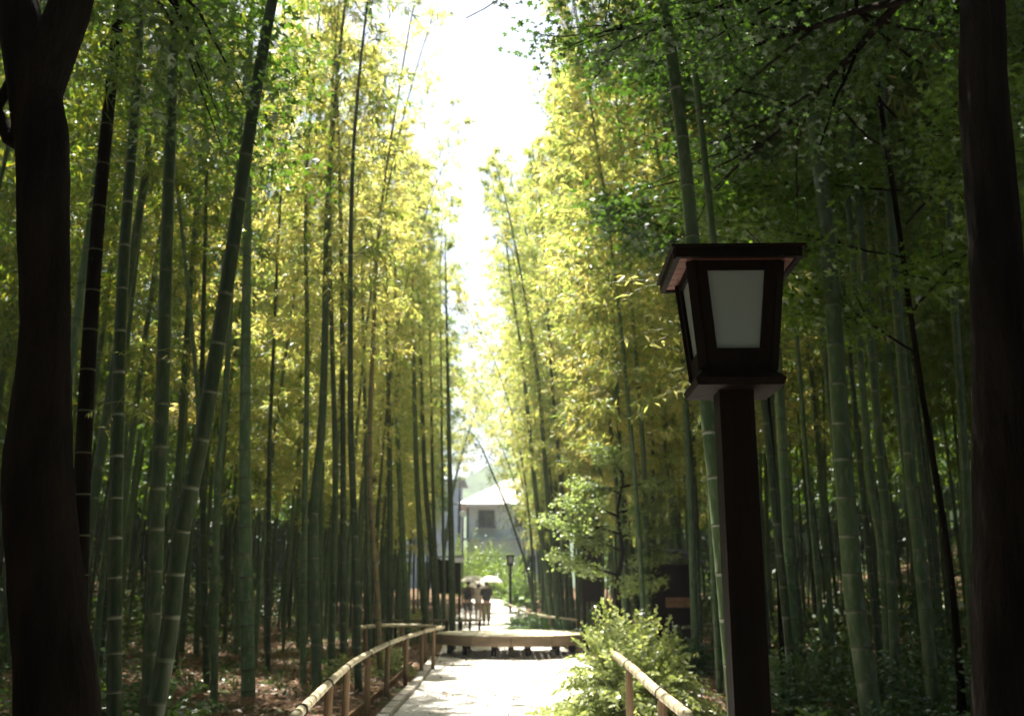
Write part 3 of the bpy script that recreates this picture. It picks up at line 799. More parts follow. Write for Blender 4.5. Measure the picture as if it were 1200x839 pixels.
for k in range(9):
    e = random.choice(tips); s = f0 + Vector((.25, .08, 1.0)); mid = (s + e) / 2 + Vector((0, 0, .25))
    m2.tube([s, mid, e], [.02, .012, .004], 5)
m2.build('twigs', BARK, t)
v, f = sprays(tips, 26, .34, .065, .10, lobes=3)
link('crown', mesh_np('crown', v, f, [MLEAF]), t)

# right maple: thick dark trunk by the frame edge; its limbs reach over the path
Yt = 5.6; loc = Vector((at(1160, 700, Yt).x, Yt, 0)); loc.z = H(loc.x, loc.y)
tp = [Vector((.06, 0, -.05))] + rel_pts([(1185, 800), (1180, 620), (1172, 420), (1165, 250), (1152, 100), (1150, 0)], Yt, loc) + [at(1150, 0, Yt) - loc + Vector((.05, .1, 1.8))]
tr = [.25, .20, .165, .15, .145, .14, .13, .09]
k0 = tp[-2]
big_tree(loc, tp, tr, [(k0 + Vector((0, 0, .35)), (-1.0, 1.2, .5), 3.0, .026, .03), (k0 + Vector((0, 0, .7)), (-.75, 2.0, .62), 3.6, .028, .02),
                       (k0 + Vector((0, 0, .9)), (-1.0, .8, .6), 3.4, .026, .05), (k0 + Vector((0, 0, .2)), (-.3, 1.6, .5), 3.6, .035, .06),
                       (k0 + Vector((0, 0, .3)), (.3, 1.5, .7), 3.0, .035, .05), (k0 + Vector((0, 0, .6)), (-.5, 2.6, .2), 4.2, .035, .05), (k0 + Vector((0, 0, .9)), (-.9, 2.6, .62), 4.4, .035, .02)],
         'thick dark maple trunk at the right border with leafy limbs overhead', crown=(34, .30, .042, .08, 5), clear_x=-.05)
# ivied tree in the right middle, leaves all the way down to eye height
Yt = 10.5; x0 = at(1105, 600, Yt).x; loc = Vector((x0, Yt, H(x0, Yt)))
tp = [Vector((0, 0, -.1)), Vector((.02, 0, 1.5)), Vector((-.08, .05, 3.5)), Vector((-.2, 0, 5.6)), Vector((-.25, .1, 7.6)), Vector((-.2, .1, 9.5))]
big_tree(loc, tp, [.045, .035, .03, .028, .025, .015],
         [(tp[2] + Vector((0, 0, z)), (math.cos(a), math.sin(a), .25), 2.0, .012, .03) for z, a in
          ((.4, 3.6), (.9, 4.6), (1.5, 3.1), (1.9, 4.9), (2.3, 2.8), (2.9, 5.6), (3.2, 3.9), (3.8, 4.3), (4.3, 3.2), (4.8, 5.0))],
         'broadleaf tree with bright green hanging leaf clumps left of the thick right trunk', crown=(24, .26, .075, .13, 3), leafm=CLEAF)
Yt = 13.0; x0 = at(905, 600, Yt).x; loc = Vector((x0, Yt, H(x0, Yt)))
tp = [Vector((0, 0, -.1)), Vector((.05, 0, 2.5)), Vector((.0, .05, 5.0)), Vector((-.15, 0, 7.0)), Vector((-.1, .1, 9.6))]
big_tree(loc, tp, [.04, .032, .028, .024, .012],
         [(tp[2] + Vector((0, 0, z)), (math.cos(a), math.sin(a), .3), 2.3, .011, .03) for z, a in
          ((.6, 3.6), (1.2, 5.6), (1.7, 4.4), (2.2, 6.1), (2.7, 3.9), (3.3, 5.2), (3.8, 4.6))],
         'slim leafy tree behind the lantern, its crown filling the space above it', crown=(15, .32, .09, .12, 3), leafm=MLEAF)

# small maple by the platform
Yt = 19.0; x0 = at(720, 700, Yt).x; loc = Vector((x0, Yt, H(x0, Yt)))
root = thing('maple_tree', 'small bright maple with layered leaf sprays right of the round platform', 'tree', loc)
mb = MB()
root.scale = (.92, .92, 1.1)
stem = [Vector((0, 0, -.05)), Vector((.12, 0, .7)), Vector((.05, 0, 1.3)), Vector((.2, .05, 1.9)), Vector((.1, 0, 2.6)), Vector((.25, 0, 3.2))]
mb.tube(stem, [.075, .06, .055, .045, .03, .018], 9); mb.build('trunk', BARK, root, smooth=True)
tips = []
for z, dx, L in ((1.5, -1, 1.05), (1.7, 1, .8), (1.9, -1, 1.0), (2.15, 1, .7), (2.2, -1, 1.15), (2.5, -1, .95), (2.55, 1, .7), (2.9, -1, .7), (3.0, 1, .7), (3.2, -.3, .6), (1.2, .6, .9)):
    p = Vector((np.interp(z, [s.z for s in stem], [s.x for s in stem]), 0, z))
    pts, rad, dd = limb(p, Vector((dx, random.uniform(-.6, .5), .28)), L, .022, 6, .18, .03)
    m2 = MB(); m2.tube(pts, rad, 6)
    for j in range(2, 7):
        for _ in range(2):
            q, rr, _d = limb(pts[j], Vector((dx * .6 + random.gauss(0, .5), random.gauss(0, .7), .05)), .42, .008, 3, .2); m2.tube(q, rr, 4); tips += q[1:]
    m2.build('branch', BARK, root, smooth=True)
v, f = sprays(tips, 24, .26, .055, .06, lobes=5)
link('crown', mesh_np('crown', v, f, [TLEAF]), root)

# ------------------------------------------------------------------ shrubs
def shrub(loc, radius, height, fronds, leaves, size, mat, label, cat='shrub', name='shrub', arch=.55, stemm=TWIG, group=None, squash=1.0):
    root = thing(name, label, cat, loc, group=group)
    n = fronds; a = rng.uniform(0, 6.28, n); e = rng.uniform(.25, 1.45, n)
    L = radius * rng.uniform(.75, 1.1, n) * (1 + (height / radius - 1) * (np.sin(e)))
    d = np.stack([np.cos(a) * np.cos(e), np.sin(a) * np.cos(e) * squash, np.sin(e)], 1)
    b0 = np.stack([np.cos(a), np.sin(a), 0 * a], 1) * radius * .10
    i = np.repeat(np.arange(n), leaves); s = np.tile(np.linspace(.30, 1.0, leaves), n)
    droop = arch * (L[i] * s ** 2) * np.cos(e[i])
    p = b0[i] + d[i] * (L[i] * s)[:, None]; p[:, 2] -= droop
    tang = unit(d[i] - np.array([0, 0, 1.]) * (2 * arch * s * np.cos(e[i]))[:, None])
    sidev = unit(np.cross(tang, np.array([0, 0, 1.])) + 1e-6)
    sg = np.where(np.arange(len(i)) % 2 == 0, 1., -1.)[:, None]
    dv = unit(sidev * sg * .9 + tang * .65 + rng.normal(0, .18, (len(i), 3)))
    nr = unit(np.cross(dv, tang) * sg * -1 + rng.normal(0, .25, (len(i), 3)) + np.array([0, 0, .8]))
    p[:, 2] = np.maximum(p[:, 2], .03)
    p += rng.normal(0, .012, p.shape)
    v, f = leaf_quads(p, dv, nr, size * (1.1 - .4 * s) * rng.uniform(.8, 1.2, len(i)), size * .36 * rng.uniform(.8, 1.2, len(i)))
    link('foliage', mesh_np('foliage', v, f, [mat]), root)
    mb = MB()
    for k in range(0, n, 3):
        q = [Vector(b0[k]) * .5 + Vector((0, 0, -.03))]
        for s_ in (.35, .7, 1.0):
            c = Vector(b0[k]) + Vector(d[k]) * (L[k] * s_); c.z -= arch * L[k] * s_ ** 2 * math.cos(e[k]); c.z = max(c.z, .02); q.append(c)
        mb.tube(q, [.009, .007, .004, .002], 4, cap=False)
    mb.build('stems', stemm, root)
    return root
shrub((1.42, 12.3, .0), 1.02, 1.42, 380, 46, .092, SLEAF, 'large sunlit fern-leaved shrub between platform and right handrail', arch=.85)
s1 = at_z(150, 830, .0)
shrub((-3.3, 9.2, H(-3.3, 9.2)), .75, 1.0, 150, 20, .10, ULEAF, 'leafy bush with sun-flecked leaves between the left trunk and leaning culm', arch=.5)
shrub((-2.62, 8.0, H(-2.6, 8.0)), .60, .62, 90, 20, .095, ULEAF, 'low arching fern-like shrub at the foot of the leaning culm', arch=.75)
shrub((-4.9, 9.0, H(-4.9, 9)), .6, 1.2, 90, 18, .10, ULEAF, 'yellow-green bush left of the massive left trunk', arch=.4)
shrub((-2.05, 17.6, H(-2, 17.6)), .5, .55, 60, 16, .10, SLEAF, 'small bluish fern clump behind the left handrail posts', arch=.8)
shrub((-2.75, 16.4, H(-2.7, 16.4)), .4, .45, 40, 14, .10, SLEAF, 'tiny fern clump by the dark bamboo foot behind the handrail', arch=.8)
for i, (px, y, r_, h_) in enumerate([(910, 12, .8, .8), (960, 13, .9, .9), (1015, 11.5, .9, .8), (1070, 12.5, 1.0, 1.0), (1130, 10.5, .9, .9), (1185, 12, 1.0, 1.1), (940, 9.3, .5, .45), (1010, 9.5, .6, .5), (1100, 8.8, .7, .5), (1170, 8.6, .7, .6)]):
    x = (px - 600) / F * y
    lab = ['dark bush touching the right side of the lantern post foot', 'dark bush below the bright-lined thin bamboo', 'dark bush at the foot of the broadest culm', 'dark bush left of the thick right trunk, back row',
           'dark bush just before the thick right trunk', 'dark bush at the right border', 'low leafy clump beside the lantern post near the bottom', 'low leafy clump centred under the broadest culm',
           'low leafy clump at the bottom left of the right trunk', 'low leafy clump in the bottom right corner'][i]
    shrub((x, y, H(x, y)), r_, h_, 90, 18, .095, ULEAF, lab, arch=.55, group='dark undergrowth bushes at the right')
for i, (x, y, r_, h_, lab) in enumerate([(.35, 34, .9, .8, 'dark fern mound beneath the far right handrail'), (.75, 29.5, .9, .8, 'dark fern mound where the right handrail curves inward'), (1.35, 26.3, .9, .7, 'dark fern mound beside the right side of the platform'),
                               (2.3, 24.5, .9, 1.3, 'leafy bush in shade under the small maple'), (2.9, 17.5, .5, .9, 'green leafy bush behind the big sunlit shrub'),
                               (-2.6, 28, .6, .9, 'lit bush behind the left end of the platform')]):
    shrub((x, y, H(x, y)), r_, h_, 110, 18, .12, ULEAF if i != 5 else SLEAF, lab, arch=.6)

# ------------------------------------------------------------------ leaf litter (nobody could count it) and low ground plants
n = 70000
yy = 5 + 27 * rng.random(n) ** .9; side = rng.random(n) < .5
off_ = 1.55 + rng.random(n) ** 1.3 * 12
xx = np.where(side, path_cx(yy) - off_ + .0, path_cx(yy) + off_ + .3)
on = rng.random(n) < .02
xx = np.where(on, path_cx(yy) + rng.uniform(-1.1, 1.5, n), xx)
base = np.stack([xx, yy, Hn(xx, yy) + .018 + rng.random(n) * .02], 1)
dv = unit(np.stack([rng.normal(size=n), rng.normal(size=n), rng.normal(0, .25, n)], 1)); nr = unit(rng.normal(0, .35, (n, 3)) + np.array([0, 0, 1.]))
v, f = leaf_quads(base, dv, nr, rng.uniform(.05, .12, n), rng.uniform(.018, .04, n))
o = link('leaf_litter', mesh_np('leaf_litter', v, f, [LITTER])); o['kind'] = 'stuff'
# knee-high dark undergrowth deeper in both groves
n = 60000; yy = rng.uniform(9, 62, n); side = rng.random(n) < .5; off_ = np.where(side, 8.5, 6.5) + rng.random(n) ** 1.2 * 26
xx = np.where(side, path_cx(yy) - off_, path_cx(yy) + off_)
hh = .15 + 1.1 * np.clip(np.sin(xx * .9 + yy * .37) * np.cos(yy * .8 - xx * .45) + .55, 0, 1.4)
b_ = np.stack([xx, yy, Hn(xx, yy) + rng.random(n) * hh], 1)
v, f = leaf_quads(b_, rand_unit(n), rand_unit(n), rng.uniform(.14, .34, n), .10)
o = link('undergrowth', mesh_np('undergrowth', v, f, [FLEAF])); o['kind'] = 'stuff'
# ground plants
n = 2600; yy = 8 + 40 * rng.random(n); off_ = 2.6 + rng.random(n) * 16; side = rng.random(n) < .55
xx = np.where(side, path_cx(yy) - off_, path_cx(yy) + off_ + .6)
k = 12; i = np.repeat(np.arange(n), k); a = rng.uniform(0, 6.28, n * k); e = rng.uniform(.3, 1.3, n * k)
dv = np.stack([np.cos(a) * np.cos(e), np.sin(a) * np.cos(e), np.sin(e)], 1)
base = np.stack([xx[i], yy[i], Hn(xx[i], yy[i])], 1) + dv * rng.uniform(.02, .16, n * k)[:, None]
v, f = leaf_quads(base, dv, rand_unit(n * k), rng.uniform(.06, .14, n * k), .035)
o = link('ground_cover', mesh_np('ground_cover', v, f, [ULEAF])); o['kind'] = 'stuff'

# ------------------------------------------------------------------ handrails of bamboo on short posts
def bpole(pts, r, mat, parent, name='rail'):
    fn = spline(pts); v, f, mi = culm_arrays(fn, r, internode=.30, n=10, tip=.85)
    mb = MB(); mb.v = [tuple(p) for p in v]; mb.f = [list(q) for q in f]; mb.m = list(mi)
    mb.f.append(list(range(10))[::-1]); mb.m.append(0); m = len(v); mb.f.append(list(range(m - 10, m))); mb.m.append(0)
    return mb.build(name, [mat, mat, NODEM if mat is POLED else EDGEW], parent, smooth=True)
def fence(picks, z, posts, label, r=.038, mat=POLE, pr=.036, postm=WPOST, group=None):
    W = [at_z(a, b, z) if not isinstance(a, Vector) else a for a, b in picks]
    loc = Vector((W[0].x, W[0].y, H(W[0].x, W[0].y)))
    root = thing('bamboo_handrail', label, 'fence', loc, group=group)
    for p in W: p.z = z + H(p.x, p.y)
    bpole([p - loc for p in W], r, mat, root)
    lat = abs(W[0].y - W[-1].y) <= 2
    W.sort(key=lambda p: p.x if lat else p.y)
    for q in posts:
        if lat: x = q; y = float(np.interp(q, [p.x for p in W], [p.y for p in W]))
        else: y = q; x = float(np.interp(q, [p.y for p in W], [p.x for p in W]))
        g = H(x, y); zz = z + g
        mb = MB(); mb.tube([Vector((x, y, g - .05)) - loc, Vector((x + random.uniform(-.01, .01), y, zz - r * .3)) - loc], [pr, pr * .95], 9)
        p_ = mb.build('post', postm, root, smooth=False)
        mb = MB()
        for k in (-1, 0, 1):
            ring = [Vector((x + math.cos(t) * (r + .006) * (0 if False else 1), y + k * .014, zz + math.sin(t) * (r + .008))) - loc for t in np.linspace(0, 2 * math.pi, 11)]
            mb.tube(ring, .004, 5, cap=False)
        mb.build('rope_tie', ROPE, root)
    return root
fence([(345, 840), (397, 790), (420, 772), (460, 752), (495, 740.5), (520, 734.5)], .70, [6.6, 8.3, 9.9, 12.0, 13.9, 15.8, 17.6, 18.7],
      'long pale bamboo handrail on wooden posts along the left path edge', r=.033)
fence([(421, 735.5), (445, 733), (470, 732.5), (495, 733), (518, 735)], .70, [-2.8, -2.2, -1.7],
      'bamboo cross rail running left from the end of the handrail', r=.035)
fence([(719, 766), (740, 782), (767, 807), (806, 838)], .70, [7.55, 10.3], 'short thick bamboo handrail before the sunlit shrub', r=.042, pr=.038)
fence([(596, 710), (610, 714.5), (630, 720), (650, 723), (676, 726)], .66, [25, 28, 32, 37], 'thin pale handrail curving beyond the platform on the right', r=.035)
fence([(800, 733.5), (830, 732), (858, 730.5), (900, 731)], .70, [3.6, 4.2, 4.9], 'dim bamboo rail in shade left of the lantern post', r=.03, mat=POLE)
fence([(430, 727.5), (480, 727.5), (520, 727), (545, 727), (564, 726.5)], .56, [-1.38, -1.14, -.89, -1.75, -2.4, -3.1, -3.7], 'low dark rail barrier behind the round platform', r=.04, mat=POLED, pr=.038, postm=DWOOD)
# lone pale stake
p = Vector((3.25, 15.6, H(3.25, 15.6)))
st = thing('stake', 'pale wooden stake in the litter left of the lantern post', 'stake', p)
MB().tube([(0, 0, -.1), (0, 0, .52), (0, 0, .55)], [.035, .033, .022], 8).build('shaft', POLE, st)
MB().box((0, 0, .60), (.16, .03, .08)).build('cap_board', EDGEW, st)

# ------------------------------------------------------------------ round platform
bc = Vector((-.02, 22.7, 0)); bR = 1.62; TH = .45
bench = thing('round_platform', 'low round bamboo-topped platform in the middle of the path', 'platform', bc)
nb = 22; wd = 2 * bR / nb
for i in range(nb):
    x = -bR + wd * (i + .5); hl = math.sqrt(max(bR ** 2 - x ** 2, .02)) - .03
    MB().box((x, 0, TH + .004 + random.uniform(-.003, .003)), (wd * .95, 2 * hl, .03)).build('bamboo_slat', BSLAT, bench)
nseg = 12
for i in range(nseg):
    mb = MB(); vs = []; a0 = 2 * math.pi * i / nseg + .004; a1 = 2 * math.pi * (i + 1) / nseg - .004
    for j in range(5):
        a = a0 + (a1 - a0) * j / 4
        for rr, z in ((bR, TH - .19), (bR + .05, TH - .19), (bR + .05, TH + .012), (bR, TH + .012)):
            vs.append((math.cos(a) * rr, math.sin(a) * rr, z))
    fs = [[0, 1, 2, 3], [16, 19, 18, 17]]
    for j in range(4):
        for k in range(4): fs.append([j * 4 + k, j * 4 + (k + 1) % 4, j * 4 + 4 + (k + 1) % 4, j * 4 + 4 + k][::-1])
    mb.add(vs, fs); mb.build('rim_board', BENCHW, bench)
MB().box((0, 0, TH - .12), (2 * bR - .5, .12, .10)).build('beam', DWOOD, bench)
MB().box((0, 0, TH - .225), (.12, 2 * bR - .5, .10)).build('beam', DWOOD, bench)
for i in range(12):
    a = 2 * math.pi * (i + .5) / 12
    MB().tube([(math.cos(a) * 1.38, math.sin(a) * 1.38, -.02), (math.cos(a) * 1.38, math.sin(a) * 1.38, TH - .10)], .055, 9).build('leg', DWOOD, bench)
    o = MB().tube([(0, 0, -.02), (0, 0, .06)], [.10, .085], 9).build('foot_stone', STONE, bench); o.location = (math.cos(a) * 1.38, math.sin(a) * 1.38, 0)

# ------------------------------------------------------------------ wooden lanterns
def lantern(name, loc, label, s=1.0, group='wooden post lanterns along the path'):
    root = thing(name, label, 'lantern', loc, group=group)
    # post
    MB().box((0, 0, 1.06), (.122, .122, 2.20)).build('post', DWOOD, root)
    zb, zt = 2.205, 2.595      # body bottom and top
    wb, wt = .262, .335
    # flared skirt under the body
    mb = MB(); vs = []
    for z, w in ((2.145, .30), (2.17, .315), (2.195, .262), (2.215, wb)):
        for a, b in ((-1, -1), (1, -1), (1, 1), (-1, 1)): vs.append((a * w / 2, b * w / 2, z))
    fs = [[0, 3, 2, 1], [12, 13, 14, 15]]
    for j in range(3):
        for k in range(4): fs.append([j * 4 + k, j * 4 + (k + 1) % 4, j * 4 + 4 + (k + 1) % 4, j * 4 + 4 + k])
    mb.add(vs, fs); mb.build('base_plate', DWOOD, root)
    def wz(z): return wb + (wt - wb) * (z - zb) / (zt - zb)
    # corner posts
    for sx in (-1, 1):
        for sy in (-1, 1):
            MB().tube([(sx * (wz(zb) / 2 - .018), sy * (wz(zb) / 2 - .018), zb), (sx * (wt / 2 - .018), sy * (wt / 2 - .018), zt)], .027, 4).build('corner_post', DWOOD, root)
    # per side: rails above and below, pane
    for k in range(4):
        Rm = Matrix.Rotation(k * math.pi / 2, 3, 'Z')
        def quadslab(x0, x1, z0, z1, y_in, th, nm, mat):
            vs = []
            for (x, z) in ((-x0, z0), (x0, z0), (x1, z1), (-x1, z1)):
                yf = -wz(z) / 2 + y_in
                vs.append(Rm @ Vector((x, yf, z))); vs.append(Rm @ Vector((x, yf + th, z)))
            MB2 = MB(); MB2.add(vs, [[0, 2, 4, 6], [1, 7, 5, 3], [0, 1, 3, 2], [2, 3, 5, 4], [4, 5, 7, 6], [6, 7, 1, 0]]); MB2.build(nm, mat, root)
        quadslab(wz(zb) / 2 - .03, wz(zb + .075) / 2 - .03, zb, zb + .075, .004, .02, 'lower_rail', DWOOD)
        quadslab(wz(zt - .035) / 2 - .03, wz(zt) / 2 - .03, zt - .035, zt, .004, .02, 'upper_rail', DWOOD)
        for sx in (-1, 1):
            vs = []
            for z, a in ((zb + .07, 0), (zt - .03, 0)):
                w = wz(z) / 2; yf = -w + .002
                for x in (w - .028, w - .062):
                    vs.append(Rm @ Vector((sx * x, yf, z))); vs.append(Rm @ Vector((sx * x, yf + .022, z)))
            m3 = MB(); m3.add(vs, [[0, 2, 6, 4], [1, 5, 7, 3], [0, 4, 5, 1], [2, 3, 7, 6], [0, 1, 3, 2], [4, 6, 7, 5]]); m3.build('side_stile', DWOOD, root)
        quadslab(wz(zb + .07) / 2 - .055, wz(zt - .024) / 2 - .055, zb + .07, zt - .024, .014, .006, 'pane', FROST)
    # roof: flat boarded eave with a low pyramid above
    we = .215
    nbd = 6
    for i in range(nbd):
        y0 = -we + 2 * we * i / nbd
        MB().box((0, y0 + we / nbd, 2.604), (2 * we - .02, 2 * we / nbd - .004, .018)).build('soffit_board', RWOOD, root)
    for k in range(4):
        Rm = Matrix.Rotation(k * math.pi / 2, 3, 'Z')
        MB().box(Rm @ Vector((0, -we, 2.605)), (2 * we + .012 if k % 2 == 0 else 2 * we - .02, .022, .036), Rm).build('eave_fascia', DWOOD, root)
    mb = MB(); vs = [(a * (we + .02), b * (we + .02), 2.6235) for a, b in ((-1, -1), (1, -1), (1, 1), (-1, 1))] + [(a * (we + .02), b * (we + .02), 2.633) for a, b in ((-1, -1), (1, -1), (1, 1), (-1, 1))] + [(a * .05, b * .05, 2.66) for a, b in ((-1, -1), (1, -1), (1, 1), (-1, 1))]
    fs = [[0, 3, 2, 1], [8, 9, 10, 11]]
    for j in range(2):
        for k in range(4): fs.append([j * 4 + k, j * 4 + (k + 1) % 4, j * 4 + 4 + (k + 1) % 4, j * 4 + 4 + k])
    mb.add(vs, fs); mb.build('roof', DWOOD, root)
    return root
def copy_tree(o, parent=None):
    c = o.copy(); COL.objects.link(c)
    if parent is not None: c.parent = parent
    for ch in [x for x in bpy.data.objects if x.parent == o]: copy_tree(ch, c)
    return c
LY = 3.55
lan = lantern('wooden_lantern', (.803, LY, 0), 'large near dark wooden post lantern with a frosted pane')
lan.rotation_euler.z = R(-1.5)
l2 = copy_tree(lan); xx_ = at(598, 690, 48).x
l2.location = (xx_, 48, H(xx_, 48)); l2['label'] = 'tiny distant post lantern beyond the platform, before the house'; l2.rotation_euler.z = R(4)

# ------------------------------------------------------------------ notice boards and hut
def notice(loc, w, h, zc, label, panel, sheet=None, sheetm=None):
    root = thing('notice_board', label, 'notice board', loc)
    for s in (-1, 1): MB().box((s * (w / 2 - .04), 0, (zc + h / 2) / 2), (.07, .07, zc + h / 2 + .1)).build('post', DWOOD, root)
    MB().box((0, -.045, zc), (w, .03, h)).build('panel', panel, root)
    MB().box((0, -.01, zc + h / 2 + .09), (w + .14, .22, .03)).build('cap_board', DWOOD, root)
    if sheet: MB().box((sheet[0], -.068, sheet[1]), (sheet[2], .008, sheet[3])).build('sheet', sheetm, root)
WHITE = surf('white_sheet', (.72, .76, .80), (.78, .82, .85), rough=.6, scale=4, bump=.02)
x = at(694, 700, 22.0).x
notice((x, 22.0, 0), .42, 1.2, 1.75, 'tall dark board standing behind the small maple', DWOOD)
x = at(526, 700, 31).x
notice((x, 31, H(x, 31)), .72, 1.0, 1.75, 'dark notice board with a white sheet left of the gap', DWOOD, (.30, 2.28, .30, .22), WHITE)
hx = at(787, 690, 21.5).x
hut = thing('hut', 'small dark hut with a bluish curved roof right of the maple', 'hut', (hx, 21.5, 0))
HROOF = surf('blue_grey_roof', (.10, .13, .17), (.16, .19, .24), rough=.4, scale=5, bump=.1)
MB().box((0, 0, .95), (.95, .9, 1.9)).build('wall', DWOOD, hut)
mb = MB(); vs = []; m_ = 9
for i in range(m_):
    t = -1 + 2 * i / (m_ - 1); z = 2.22 - .26 * t * t
    vs += [(t * .62, -.6, z), (t * .62, .6, z), (t * .62, .6, z - .05), (t * .62, -.6, z - .05)]
fs = [[0, 3, 2, 1], [(m_ - 1) * 4 + k for k in range(4)]]
for i in range(m_ - 1):
    for k in range(4): fs.append([i * 4 + k, i * 4 + (k + 1) % 4, i * 4 + 4 + (k + 1) % 4, i * 4 + 4 + k])
mb.add(vs, fs); mb.build('roof', HROOF, hut)
MB().box((.05, -.50, 1.14), (.5, .10, .2)).build('counter', EDGEW, hut)

# ------------------------------------------------------------------ people
def skin_chain(name, verts, edges, radii, mat, parent, root_i=0, sub=1, mats=None, matfn=None):
    me = bpy.data.meshes.new(name); me.from_pydata(verts, edges, []); me.update()
    o = link(name, me, parent)
    md = o.modifiers.new('skin', 'SKIN'); md.use_smooth_shade = True
    for i, r in enumerate(radii):
        sv = me.skin_vertices[0].data[i]; sv.radius = (r, r) if not hasattr(r, '__len__') else r
        sv.use_root = (i == root_i)
    ms = o.modifiers.new('sub', 'SUBSURF'); ms.levels = sub; ms.render_levels = sub
    me.materials.append(mat)
    return o
SKIN = surf('skin', (.50, .30, .22), (.56, .35, .26), rough=.55, scale=6, bump=.02)
HAIR = surf('black_hair', (.012, .010, .009), (.03, .022, .018), rough=.5, scale=30, stretch=(1, 1, .1))
def cloth(n, c): return surf(n, c, tuple(min(1, k * 1.15) for k in c), rough=.9, scale=12, bump=.1)
C_BROWN = cloth('brown_cloth', (.16, .12, .10)); C_DARK = cloth('dark_cloth', (.035, .032, .035)); C_CREAM = cloth('cream_cloth', (.62, .56, .46)); C_KHAKI = cloth('khaki_cloth', (.15, .135, .07))
C_GREY = cloth('grey_shorts', (.12, .11, .11)); C_SKIRT = cloth('taupe_cloth', (.30, .22, .17)); C_BAG = cloth('black_bag', (.015, .016, .02)); C_SHOE = cloth('shoe', (.05, .04, .035))
C_PAR = leafmat('parasol_cloth', [(0, (.78, .76, .70)), (1, (.80, .78, .72))], trans=.35, tint=(1, 1, .95), gloss=.02)
def person(loc, h, label, top, legs, leglen, stride, hand_side, backpack=None, rz=0, lean=.06, shirt_long=False):
    """standing height h, seen from behind, walking away along +y; one hand lifted to hold a parasol"""
    s = h / 1.65
    root = thing('person', label, 'person', loc, rz)
    V, E, Rr = [], [], []
    def j(x, y, z, r, par=None):
        V.append((x * s, y * s, z * s)); Rr.append((r[0] * s, r[1] * s) if hasattr(r, '__len__') else r * s)
        if par is not None: E.append((par, len(V) - 1))
        return len(V) - 1
    pel = j(0, 0, .88, (.125, .095)); ab = j(0, .01, 1.02, (.105, .085), pel); ch = j(0, .02 + lean, 1.20, (.13, .09), ab); sh = j(0, .03 + lean, 1.33, (.095, .075), ch)
    nk = j(0, .04 + lean, 1.42, .048, sh); hd = j(0, .06 + lean, 1.49, (.062, .070), nk); h2 = j(0, .055 + lean, 1.56, (.075, .088), hd); h3 = j(0, .05 + lean, 1.615, (.045, .055), h2)
    ank = []
    for sx in (-1, 1):
        hp = j(sx * .085, 0, .84, .085, pel); st = stride * sx
        kn = j(sx * .09, .03 + st * .5, .47, .055, hp); an = j(sx * .09, st, .09, .036, kn); ft = j(sx * .095, st + .06, .035, .034, an); toe = j(sx * .10, st + .15, .03, .026, ft); ank.append((sx, st))
    hands = {}
    for sx in (-1, 1):
        a0 = j(sx * .16, .03 + lean, 1.34, .052, sh)
        if sx == hand_side:
            el = j(sx * .21, .06 + lean, 1.08, .040, a0); wr = j(sx * .15, .24 + lean, 1.20, .027, el); pm = j(sx * .14, .28 + lean, 1.245, (.034, .02), wr); dirf = Vector((-sx * .35, .55, .3)); 
        else:
            el = j(sx * .23, .0, 1.08, .040, a0); wr = j(sx * .23, .09, .86, .026, el); pm = j(sx * .225, .11, .80, (.034, .02), wr); dirf = Vector((0, .25, -1))
        p = Vector(V[pm]) / s; hands[sx] = p
        dirf.normalize(); lat = Vector((1, 0, 0)) if sx != hand_side else Vector((0, 0, 1))
        for q, (o_, ln) in enumerate(((-.024, .062), (-.008, .072), (.008, .068), (.024, .055))):
            b1 = p + dirf * .03 + lat * o_; f1 = j(b1.x, b1.y, b1.z, .010, pm)
            b2 = b1 + dirf * ln * .5; f2 = j(b2.x, b2.y, b2.z, .0085, f1); b3 = b2 + (dirf + Vector((-sx * .5, 0, .1))).normalized() * ln * .5; j(b3.x, b3.y, b3.z, .007, f2)
        tb = p + lat * -.03 * (1 if sx == hand_side else sx); t1 = j(tb.x - sx * .01, tb.y + .015, tb.z, .010, pm); j(tb.x - sx * .02, tb.y + .05, tb.z, .008, t1)
    skin_chain('body', V, E, Rr, SKIN, root, 0, 1)
    # shirt
    V2, E2, R2 = [], [], []
    def k(x, y, z, r, par=None):
        V2.append((x * s, y * s, z * s)); g_ = s * 1.14; R2.append((r[0] * g_, r[1] * g_) if hasattr(r, '__len__') else r * g_)
        if par is not None: E2.append((par, len(V2) - 1))
        return len(V2) - 1
    b0 = k(0, 0, .80 if shirt_long else .88, (.165, .13)); b1 = k(0, .01, 1.02, (.145, .115), b0); b2 = k(0, .02 + lean, 1.2, (.165, .115), b1); b3 = k(0, .03 + lean, 1.335, (.12, .09), b2); k(0, .04 + lean, 1.39, .062, b3)
    for sx in (-1, 1):
        a0 = k(sx * .165, .03 + lean, 1.335, .068, b3)
        if sx == hand_side: k(sx * .21, .055 + lean, 1.10, .055, a0)
        else: k(sx * .23, .01, 1.10, .055, a0)
    skin_chain('shirt', V2, E2, R2, top, root, 0, 1)
    # trousers, shorts or skirt
    V2.clear(); E2.clear(); R2.clear(); b0 = k(0, 0, .90, (.14, .11)); 
    for sx, st in ank:
        hp = k(sx * .088, 0, .80, .105, b0); tz = leglen
        f_ = (.84 - tz) / .75; k(sx * .09, .03 + st * .5 * min(1, f_ * 2) if f_ < .5 else .03 + st * (.5 + (f_ - .5)), tz, .078 if tz > .3 else .062, hp) if tz > .45 else None
        if tz <= .45:
            kn = k(sx * .09, .03 + st * .5, .47, .078, hp); k(sx * .09, st, tz, .066, kn)
    skin_chain('trousers' if leglen < .3 else 'shorts', V2, E2, R2, legs, root, 0, 1)
